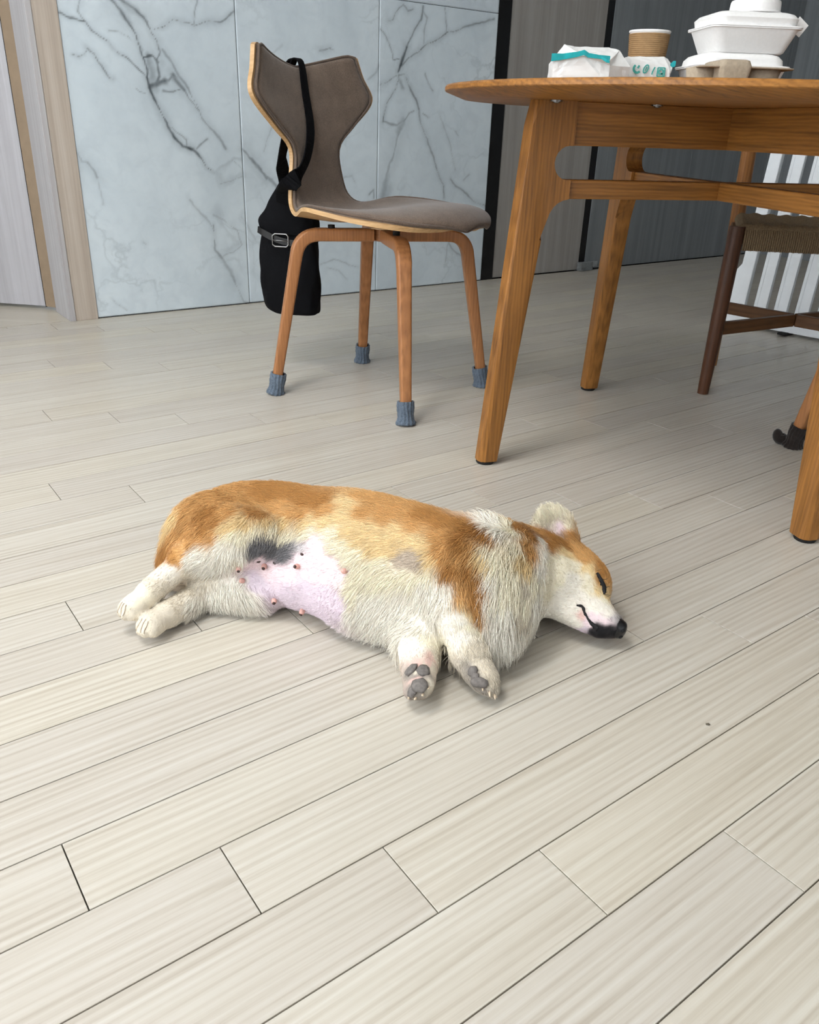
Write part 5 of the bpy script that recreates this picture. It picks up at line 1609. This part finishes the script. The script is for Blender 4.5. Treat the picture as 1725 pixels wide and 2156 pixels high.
COMB = [
    (-0.009, 1.024, 0.18, -0.91, 0.41, -0.04),
    (-0.098, 1.066, 0.171, -0.92, 0.34, -0.20),
    (-0.186, 1.114, 0.158, -0.93, 0.36, -0.09),
    (-0.283, 1.086, 0.151, -0.86, -0.46, -0.21),
    (-0.334, 1.064, 0.122, -0.58, -0.40, -0.71),
    (-0.306, 1.032, 0.118, -0.77, -0.16, -0.62),
    (-0.01, 0.971, 0.159, -0.92, 0.35, -0.17),
    (0.043, 0.998, 0.181, -0.86, 0.52, 0.05),
    (-0.049, 0.959, 0.116, -0.75, 0.04, -0.66),
    (-0.004, 0.933, 0.089, -0.42, -0.08, -0.90),
    (-0.056, 0.951, 0.073, -0.53, 0.01, -0.85),
    (-0.123, 0.996, 0.114, -0.85, 0.38, -0.37),
    (-0.158, 1.001, 0.065, -0.92, 0.40, -0.01),
    (-0.215, 1.03, 0.082, -0.99, 0.05, 0.14),
    (-0.199, 1.042, 0.135, -0.16, -0.75, -0.64),
    (-0.189, 1.031, 0.114, -0.98, -0.12, -0.17),
    (-0.247, 1.021, 0.112, -0.10, 0.00, -0.99),
    (-0.298, 1.023, 0.103, -0.88, 0.06, -0.47),
    (-0.27, 1.029, 0.135, -0.81, -0.07, -0.58),
    (-0.355, 1.007, 0.076, -0.73, -0.58, -0.37),
    (-0.385, 0.977, 0.052, -0.54, -0.60, -0.59),
    (-0.267, 1.024, 0.034, 0.31, -0.14, -0.94),
    (-0.227, 1.016, 0.038, 0.63, -0.12, -0.77),
    (-0.334, 0.994, 0.041, -0.47, -0.88, -0.10),
    (-0.361, 0.954, 0.03, -0.63, -0.57, -0.52),
    (0.077, 0.953, 0.161, -0.61, -0.73, -0.32),
    (0.078, 0.913, 0.122, 0.23, -0.61, -0.76),
    (0.074, 0.892, 0.091, 0.43, -0.36, -0.83),
    (0.097, 0.866, 0.055, 0.32, -0.72, -0.62),
    (0.02, 0.875, 0.055, 0.08, -0.95, -0.29),
    (0.036, 0.917, 0.104, -0.21, -0.13, -0.97),
    (0.131, 0.986, 0.161, -0.44, -0.88, -0.15),
    (0.12, 0.934, 0.129, -0.37, -0.64, -0.68),
    (0.127, 0.913, 0.077, 0.05, -0.18, -0.98),
    (0.147, 0.926, 0.088, -0.12, -0.44, -0.89),
    (0.113, 0.916, 0.1, -0.09, -0.44, -0.89),
    (0.129, 1.04, 0.166, -0.23, 0.95, -0.20),
    (0.27, 0.998, 0.06, -0.69, 0.56, 0.46),
    (0.239, 1.009, 0.08, -0.92, -0.14, 0.36),
    (0.219, 1.013, 0.101, -0.90, -0.33, 0.30),
    (0.267, 1.052, 0.101, -0.68, 0.57, 0.46),
    (0.225, 1.048, 0.118, -0.87, 0.01, 0.49),
    (0.209, 0.988, 0.055, -0.82, -0.53, 0.21),
    (0.241, 0.99, 0.037, -0.86, 0.46, -0.22),
    (0.225, 1.114, 0.134, -0.35, 0.23, 0.91),
    (0.191, 1.009, 0.124, -0.25, -0.93, -0.25),
    (0.165, 1.021, 0.151, -0.34, -0.93, 0.11),
    (0.169, 0.948, 0.094, -0.28, -0.70, -0.66),
    (-0.097, 0.968, 0.081, -0.71, 0.16, -0.69),
    (-0.009, 0.928, 0.064, -0.69, 0.15, -0.71),
]
MARK = {
    'nip': [(-0.245, 1.024, 0.0875, 0.109, -0.881, -0.46), (-0.2088, 1.0318, 0.0869, -0.067, -0.988, -0.136), (-0.1564, 1.0105, 0.0992, -0.447, -0.816, 0.367), (-0.0855, 0.9739, 0.1156, -0.429, -0.831, 0.353), (-0.2412, 1.0274, 0.0619, -0.148, -0.821, 0.551), (-0.1946, 1.0187, 0.0366, 0.105, -0.982, -0.154), (-0.1512, 1.0097, 0.027, -0.308, -0.728, -0.612)],
    'eye0': [(0.2771, 1.0373, 0.0907, 0.377, -0.554, 0.742)],
    'eye1': [(0.283, 1.0314, 0.0822, 0.468, -0.601, 0.648)],
    'eye2': [(0.2881, 1.0263, 0.0729, 0.596, -0.56, 0.576)],
    'eye3': [(0.2862, 1.0172, 0.0673, 0.57, -0.441, 0.694)],
    'lip0': [(0.2449, 0.9981, 0.0585, 0.015, -0.731, 0.682)],
    'lip1': [(0.2518, 0.9978, 0.058, 0.008, -0.685, 0.728)],
    'lip2': [(0.2554, 0.9922, 0.0531, -0.055, -0.679, 0.733)],
    'lip3': [(0.2592, 0.9848, 0.046, -0.157, -0.766, 0.624)],
    'lip4': [(0.2661, 0.979, 0.0402, -0.24, -0.821, 0.518)],
    'lip5': [(0.2736, 0.9739, 0.0357, -0.248, -0.89, 0.384)],
    'lip6': [(0.2842, 0.9716, 0.0294, 0.046, -0.998, -0.044)],
    'padL': [(0.0214, 0.8261, 0.0388, -0.143, -0.459, 0.877)],
    'padL2': [(0.0097, 0.8501, 0.0449, -0.518, -0.296, 0.802)],
    'padL3': [(0.025, 0.8466, 0.0468, 0.128, -0.266, 0.955)],
    'padL4': [(0.0119, 0.823, 0.0312, -0.425, -0.605, 0.673)],
    'padU': [(0.0979, 0.8409, 0.0353, -0.142, -0.81, 0.569)],
    'padU2': [(0.0895, 0.857, 0.0405, -0.533, -0.54, 0.651)],
    'padU3': [(0.0922, 0.8493, 0.0378, -0.616, -0.363, 0.699)],
    'spot': [(-0.1933, 1.0283, 0.0929, -0.403, -0.859, 0.316), (-0.2165, 1.0278, 0.0945, 0.301, -0.888, -0.347), (-0.1514, 1.0163, 0.1158, -0.465, -0.74, 0.486)],
}

PAL = {'O': (198, 152, 96), 'D': (172, 123, 68), 'L': (222, 197, 150), 'C': (234, 225, 202), 'W': (246, 239, 226), 'P': (232, 212, 215), 'Q': (212, 197, 206),
       'G': (116, 114, 116), 'H': (188, 181, 181), 'F': (180, 165, 148), 'T': (216, 206, 188), 'K': (24, 23, 25), 'S': (220, 186, 176), 'A': (138, 130, 122)}
FLEN = {'O': .013, 'D': .013, 'L': .015, 'C': .017, 'W': .017, 'P': .006, 'Q': .006, 'G': .014, 'H': .007, 'F': .008, 'T': .008, 'K': .0015, 'S': .004, 'A': .002}
FDEN = {'A': .35, 'P': .22, 'Q': .28, 'H': .4, 'S': .4, 'K': .15, 'F': .8}


def blotch(p, fr, seed):
    q = np.random.default_rng(seed); s = 0
    for o in range(3):
        for _ in range(4):
            w = q.normal(size=3); w *= fr * 2 ** o / np.linalg.norm(w)
            s = s + np.sin(p @ w + q.uniform(0, 6.28)) / (4 * 1.6 ** o)
    return s


def seed_weights(p):
    pos = np.array([q for c in SEEDS for q in SEEDS[c]]); key = [c for c in SEEDS for _ in SEEDS[c]]
    col = np.array([[x * min(1.12, .93 / max(srgb(*PAL[c])[:3])) for x in srgb(*PAL[c])[:3]] for c in key]); ln = np.array([FLEN[c] for c in key]); dn = np.array([FDEN.get(c, 1.0) for c in key])
    oc, ol, od = np.zeros((len(p), 3)), np.zeros(len(p)), np.zeros(len(p))
    wp = p + .005 * np.stack([blotch(p, 150, s) for s in (1, 2, 3)], 1)
    for a in range(0, len(p), 20000):
        d2 = ((wp[a:a + 20000, None, :] - pos[None]) ** 2).sum(-1)
        d2m = d2.min(1, keepdims=True)
        w = 1.0 / (d2 + .9 * d2m + 1.2e-5) ** 3.6
        w /= w.sum(1, keepdims=True)
        oc[a:a + 20000] = w @ col; ol[a:a + 20000] = w @ ln; od[a:a + 20000] = w @ dn
    return oc, ol, od


def comb_dir(p, n):
    K = np.array(COMB)
    out = np.zeros_like(p)
    for a in range(0, len(p), 20000):
        d2 = ((p[a:a + 20000, None, :] - K[None, :, :3]) ** 2).sum(-1)
        w = 1.0 / (d2 + 1e-4) ** 2.5
        out[a:a + 20000] = (w / w.sum(1, keepdims=True)) @ K[:, 3:]
    out -= n * (out * n).sum(1)[:, None]
    return out / (np.linalg.norm(out, axis=1)[:, None] + 1e-9)


DF = build_field()
dv, dq = surface_nets(DF)
dv = relax(dv, dq)
dn_ = vnormals(dv, dq)
vcol, vlen, vden = seed_weights(dv)
me = bpy.data.meshes.new('dog_body')
me.vertices.add(len(dv)); me.vertices.foreach_set('co', dv.ravel())
me.loops.add(dq.size); me.loops.foreach_set('vertex_index', dq.ravel().astype(np.int32))
me.polygons.add(len(dq)); me.polygons.foreach_set('loop_start', np.arange(0, dq.size, 4, dtype=np.int32))
me.polygons.foreach_set('use_smooth', np.ones(len(dq), bool))
ca = me.color_attributes.new('coat', 'FLOAT_COLOR', 'POINT')
ca.data.foreach_set('color', np.concatenate([vcol, np.ones((len(dv), 1))], 1).astype(np.float32).ravel())
me.update(calc_edges=True); me.validate()


def coat_material(name, rough, hair):
    t = NT(name)
    at = t.n('ShaderNodeAttribute'); at.attribute_name = 'coat'
    col = at.outputs['Color']
    if not hair:
        nz = t.noise(t.coord('Object'), 90, 4, .6)
        col = t.mix(1.0, col, t.ramp(nz, [(.3, .86), (.7, 1.0)]), 'MULTIPLY')
        t.bump(nz, .3, .002)
    m = t.out(col, rough, 0, .25)
    return m


M['coat'] = coat_material('dog_coat', .8, False)
M['fur'] = coat_material('dog_fur', .65, True)
me.materials.append(M['coat'])
dog = bpy.data.objects.new('dog', me); link(dog)
tag(dog, 'orange and white corgi asleep on its side on the pale floor', 'dog')


def make_fur(n_total):
    g = np.random.default_rng(21)
    tri = np.concatenate([dq[:, [0, 1, 2]], dq[:, [0, 2, 3]]])
    a, b, c = dv[tri[:, 0]], dv[tri[:, 1]], dv[tri[:, 2]]
    ar = np.linalg.norm(np.cross(b - a, c - a), axis=1) / 2
    den = vden[tri].mean(1); zc = (a[:, 2] + b[:, 2] + c[:, 2]) / 3
    nz = dn_[tri].mean(1)[:, 2]
    ar = ar * den * np.where((zc < .004) & (nz < -.5), 0, 1)
    # short-haired parts carry more, finer hairs
    ar = ar * np.clip(.013 / np.maximum(vlen[tri].mean(1), .004), .8, 2.2)
    pick = g.choice(len(tri), n_total, p=ar / ar.sum())
    u, w = g.random(n_total), g.random(n_total)
    m = u + w > 1; u[m] = 1 - u[m]; w[m] = 1 - w[m]
    T = tri[pick]
    wt = np.stack([1 - u - w, u, w], 1)
    bl = lambda A: (A[T] * wt.reshape(wt.shape + (1,) * (A.ndim - 1))).sum(1)
    p = bl(dv); n = bl(dn_); n /= np.linalg.norm(n, axis=1)[:, None]
    col = bl(vcol); L = bl(vlen)
    # regional lengths: ruff and chest long, face and lower legs short
    q = p - HN
    ah = -(q @ hh)
    face = np.clip((.135 - ah) / .03, 0, 1) * (p[:, 0] > .19) * (p[:, 1] < 1.16)
    L = L * (1 - face) + np.minimum(L, .0055) * face
    leg = ((p[:, 0] < -.318) & (p[:, 1] < 1.06)) | ((p[:, 1] < .905) & (p[:, 0] > -.03) & (p[:, 0] < .13))
    L = np.where(leg, np.minimum(L, .0050), L)
    for pc in ((-.388, .986, .040), (-.358, .967, .023), (.103, .866, .0255), (.0205, .849, .0265)):
        L = np.where(((p - np.array(pc)) ** 2).sum(1) < .034 ** 2, np.minimum(L, .0028), L)
    ruff = np.clip(1 - np.abs(p[:, 0] - .12) / .07, 0, 1) * (1 - face)
    L = L * (1 + 1.0 * ruff)
    pants = np.clip((-.285 - p[:, 0]) / .05, 0, 1) * (p[:, 1] > 1.05)
    L = L * (1 + .6 * pants)
    low = np.clip((.06 - p[:, 2]) / .05, 0, 1) * (p[:, 0] > -.11) * (p[:, 0] < .1) * (p[:, 1] < 1.0) * ~leg
    L = L * (1 + .7 * low)
    dr = comb_dir(p, n)
    clump = np.stack([blotch(p, 170, s) for s in (31, 32, 33)], 1)
    jit = g.normal(size=(n_total, 3))
    d = dr + .28 * clump + .20 * jit
    d -= n * (d * n).sum(1)[:, None]; d /= np.linalg.norm(d, axis=1)[:, None] + 1e-9
    lift = np.clip(.30 + .16 * g.normal(size=n_total) + .18 * ruff, .08, .9)[:, None]
    Ls = (L * (.65 + .6 * g.random(n_total)))[:, None]
    K = 4
    pts = np.zeros((n_total, K, 3))
    for k in range(K):
        s = k / (K - 1)
        off = d * (s * .95) + n * (lift * (s - .35 * s * s)) + np.array([0, 0, -1.0]) * (.22 * s * s) * np.clip(Ls / .02, 0, 1.3)
        pts[:, k] = p - n * .0006 + off * Ls
    pts[:, :, 2] = np.maximum(pts[:, :, 2], .0008)
    col = col * (.82 + .38 * g.random((n_total, 1)))
    tipc = np.clip(col * 1.0, 0, 1)
    cu = bpy.data.hair_curves.new('fur')
    cu.add_curves([K] * n_total)
    cu.attributes['position'].data.foreach_set('vector', pts.astype(np.float32).ravel())
    rad = np.array([.00030, .00028, .00020, .00006])[None].repeat(n_total, 0) * (.75 + .5 * g.random((n_total, 1)))
    ra = cu.attributes.get('radius') or cu.attributes.new('radius', 'FLOAT', 'POINT')
    ra.data.foreach_set('value', rad.astype(np.float32).ravel())
    at = cu.attributes.new('coat', 'FLOAT_COLOR', 'CURVE')
    at.data.foreach_set('color', np.concatenate([tipc, np.ones((n_total, 1))], 1).astype(np.float32).ravel())
    cu.materials.append(M['fur'])
    o = bpy.data.objects.new('fur', cu); link(o, dog)
    o['kind'] = 'stuff'
    return o


make_fur(230000)

# ---- small parts of the dog
M['nose_black'] = plain('wet_black_nose', (16, 15, 17), .28, var=.25, scale=500, bump=.4)
M['lip_black'] = plain('black_lip', (20, 18, 20), .75, var=.2, scale=300)
M['pad'] = plain('grey_paw_pad', (112, 106, 102), .75, var=.25, scale=260, bump=.5)
M['pad_pink'] = plain('pink_web_skin', (206, 142, 132), .7, var=.1)
M['claw'] = plain('pale_claw', (226, 206, 180), .35, var=.05)
M['nipple'] = plain('pink_nipple', (218, 168, 156), .55, var=.15, scale=200)
M['nipple_dark'] = plain('dark_skin_spot', (62, 40, 36), .6, var=.2, scale=200)


def blob(name, c, axes, rad, m, parent, sub=2, noise=0.0):
    bm = bmesh.new()
    bmesh.ops.create_icosphere(bm, subdivisions=sub, radius=1.0)
    A = np.array(axes, float)
    for v_ in bm.verts:
        q = np.array(v_.co)
        q = q * (1 + noise * math.sin(5 * q[0] + 3 * q[1]) * math.cos(4 * q[2]))
        v_.co = Vector(np.array(c) + A[0] * q[0] * rad[0] + A[1] * q[1] * rad[1] + A[2] * q[2] * rad[2])
    return bm_obj(name, bm, m, parent, smooth=True)


def frame_from(n, hint=(0, 0, 1)):
    n = np.array(n, float); n /= np.linalg.norm(n)
    a = np.cross(hint, n)
    if np.linalg.norm(a) < 1e-3:
        a = np.cross((1, 0, 0), n)
    a /= np.linalg.norm(a)
    return [a, np.cross(n, a), n]


nose = blob('nose', hp(.0085, .0035, .0010), HA, (.0145, .0145, .0165), M['nose_black'], dog, 3, .05)
for sgn in (.0078, -.0040):
    blob('nostril', hp(-.0042, .001, sgn), HA, (.0022, .0042, .0030), M['rubber'], nose, 2)


def on_skin(p, lift=.0):
    """closest point of the coat and its normal"""
    i = int(np.argmin(((dv - np.array(p)) ** 2).sum(1)))
    return dv[i] + dn_[i] * lift, dn_[i]


def skin_strip(name, pts, half, m, parent, lift=.0012, n=28, ridge=.0012):
    path = catmull(np.array(pts), n)
    half = np.interp(np.linspace(0, 1, n), np.linspace(0, 1, len(half)), half)
    P, N = zip(*(on_skin(q, lift) for q in path))
    P, N = np.array(P), np.array(N)
    for _ in range(3):
        P[1:-1] = (P[:-2] + 2 * P[1:-1] + P[2:]) / 4; N[1:-1] = (N[:-2] + 2 * N[1:-1] + N[2:]) / 4
    N /= np.linalg.norm(N, axis=1)[:, None]
    T = np.gradient(P, axis=0); T /= np.linalg.norm(T, axis=1)[:, None]
    B = np.cross(N, T)
    g = np.random.default_rng(5)
    rag = 1 + .18 * g.normal(size=n)
    v, f = sweep(P, lambda i: [(-half[i] * rag[i], -.0022), (-half[i] * .55, ridge * .8), (0, ridge), (half[i] * .55, ridge * .8), (half[i] * rag[i], -.0022)], frame=(P, T, B, N))
    return mesh_obj(name, v, f, m, parent, True)


mk = lambda k, i=0: np.array(MARK[k][i][:3])
skin_strip('closed_eye', [mk('eye0'), mk('eye1'), mk('eye2'), mk('eye3')], [.0010, .0030, .0042, .0040, .0012], M['lip_black'], dog, .0022)
skin_strip('lip', [mk('lip%d' % i) for i in range(6)], [.0012, .0026, .0022, .0018, .0030, .0048], M['lip_black'], dog, .0012)
# eyelashes and whiskers
gg = np.random.default_rng(8)
for i in range(9):
    a = mk('eye%d' % min(3, i // 2)) + gg.normal(size=3) * .002
    p, n = on_skin(a, .003)
    d = n * .5 + tt_ * .8 + hh * .3 + gg.normal(size=3) * .25; d /= np.linalg.norm(d)
    tube('eyelash', [p, p + d * .004, p + d * .0085 - hh * .001], [.00035, .0003, .0001], M['lip_black'], dog, 4)
# nipples on the bare belly
for i, q in enumerate(MARK['nip']):
    c, n = np.array(q[:3]), np.array(q[3:])
    dark = i in (0, 1, 2, 5, 6)
    nb_ = blob('nipple', c + n * .0032, frame_from(n), (.0042, .0042, .0062), M['nipple'], dog, 2)
    if dark:
        blob('nipple_tip', c + n * .0080, frame_from(n), (.0030, .0030, .0022), M['nipple_dark'], nb_, 1)
for q in MARK['spot']:
    c, n = np.array(q[:3]), np.array(q[3:])
    blob('skin_spot', c + n * .0004, frame_from(n), (.0034, .0022, .0008), M['nipple_dark'], dog, 1, .2)
# paw pads: soles of both forepaws turn to the camera
for key, rad in (('padL', (.0110, .0105, .0040)), ('padL2', (.0065, .0105, .0035)), ('padL3', (.0090, .0090, .0036)), ('padL4', (.0062, .0085, .0035)),
                 ('padU', (.0120, .0072, .0045)), ('padU2', (.0070, .0080, .0040)), ('padU3', (.0065, .0060, .0035))):
    q = MARK[key][0]; c, n = np.array(q[:3]), np.array(q[3:])
    blob('paw_pad', c + n * .0004, frame_from(n), rad, M['pad'], dog, 2, .16)


def claws(c, fw, sole, r, which):
    c = np.array(c, float); fw = np.array(fw, float); fw /= np.linalg.norm(fw)
    sole = np.array(sole, float); sole -= fw * (sole @ fw); sole /= np.linalg.norm(sole)
    sd = np.cross(fw, sole)
    for q in which:
        w, a = ((-.68, .48), (-.25, .78), (.25, .80), (.68, .50))[q]
        p = c + fw * (r * a) + sd * (r * w * .92) + sole * (r * .10)
        p[2] = max(p[2], .0095)
        p = p + fw * r * .36
        tube('claw', [p, p + fw * .004 + sole * .0008, p + fw * .0085 + sole * .0035], [.0020, .0017, .0005], M['claw'], dog, 8)


claws((.103, .866, .0255), (.42, -.90, -.10), (-.55, -.30, -.78), .0235, (0, 1, 2, 3))
claws((.0205, .849, .0265), (.05, -.99, -.05), (-.45, -.55, .70), .0235, (0, 1, 2, 3))

M['toe_shade'] = plain('painted_toe_shade', (188, 172, 150), .9)  # shade of the grooves between the toes, put into strips of darker colour
for c, fw_ in (((-.388, .986, .040), (-.66, -.72, -.25)), ((-.358, .967, .023), (-.50, -.86, -.05))):
    c = np.array(c); fw_ = np.array(fw_) / np.linalg.norm(fw_)
    sd_ = np.cross(fw_, (0, 0, -1.0)); sd_ /= np.linalg.norm(sd_); up_ = np.cross(sd_, fw_) * 1.0
    up_ = up_ if up_[2] > 0 else -up_
    for w_ in (-.0065, .0015, .0095):
        a = c + sd_ * w_ + fw_ * .016 + up_ * .020; b = c + sd_ * w_ * 1.05 + fw_ * .024 + up_ * .012; e = c + sd_ * w_ * 1.05 + fw_ * .028 + up_ * .002
        skin_strip('toe_groove_shade', [a, b, e], [.0003, .0007, .0005], M['toe_shade'], dog, .0008, 10, .0004)
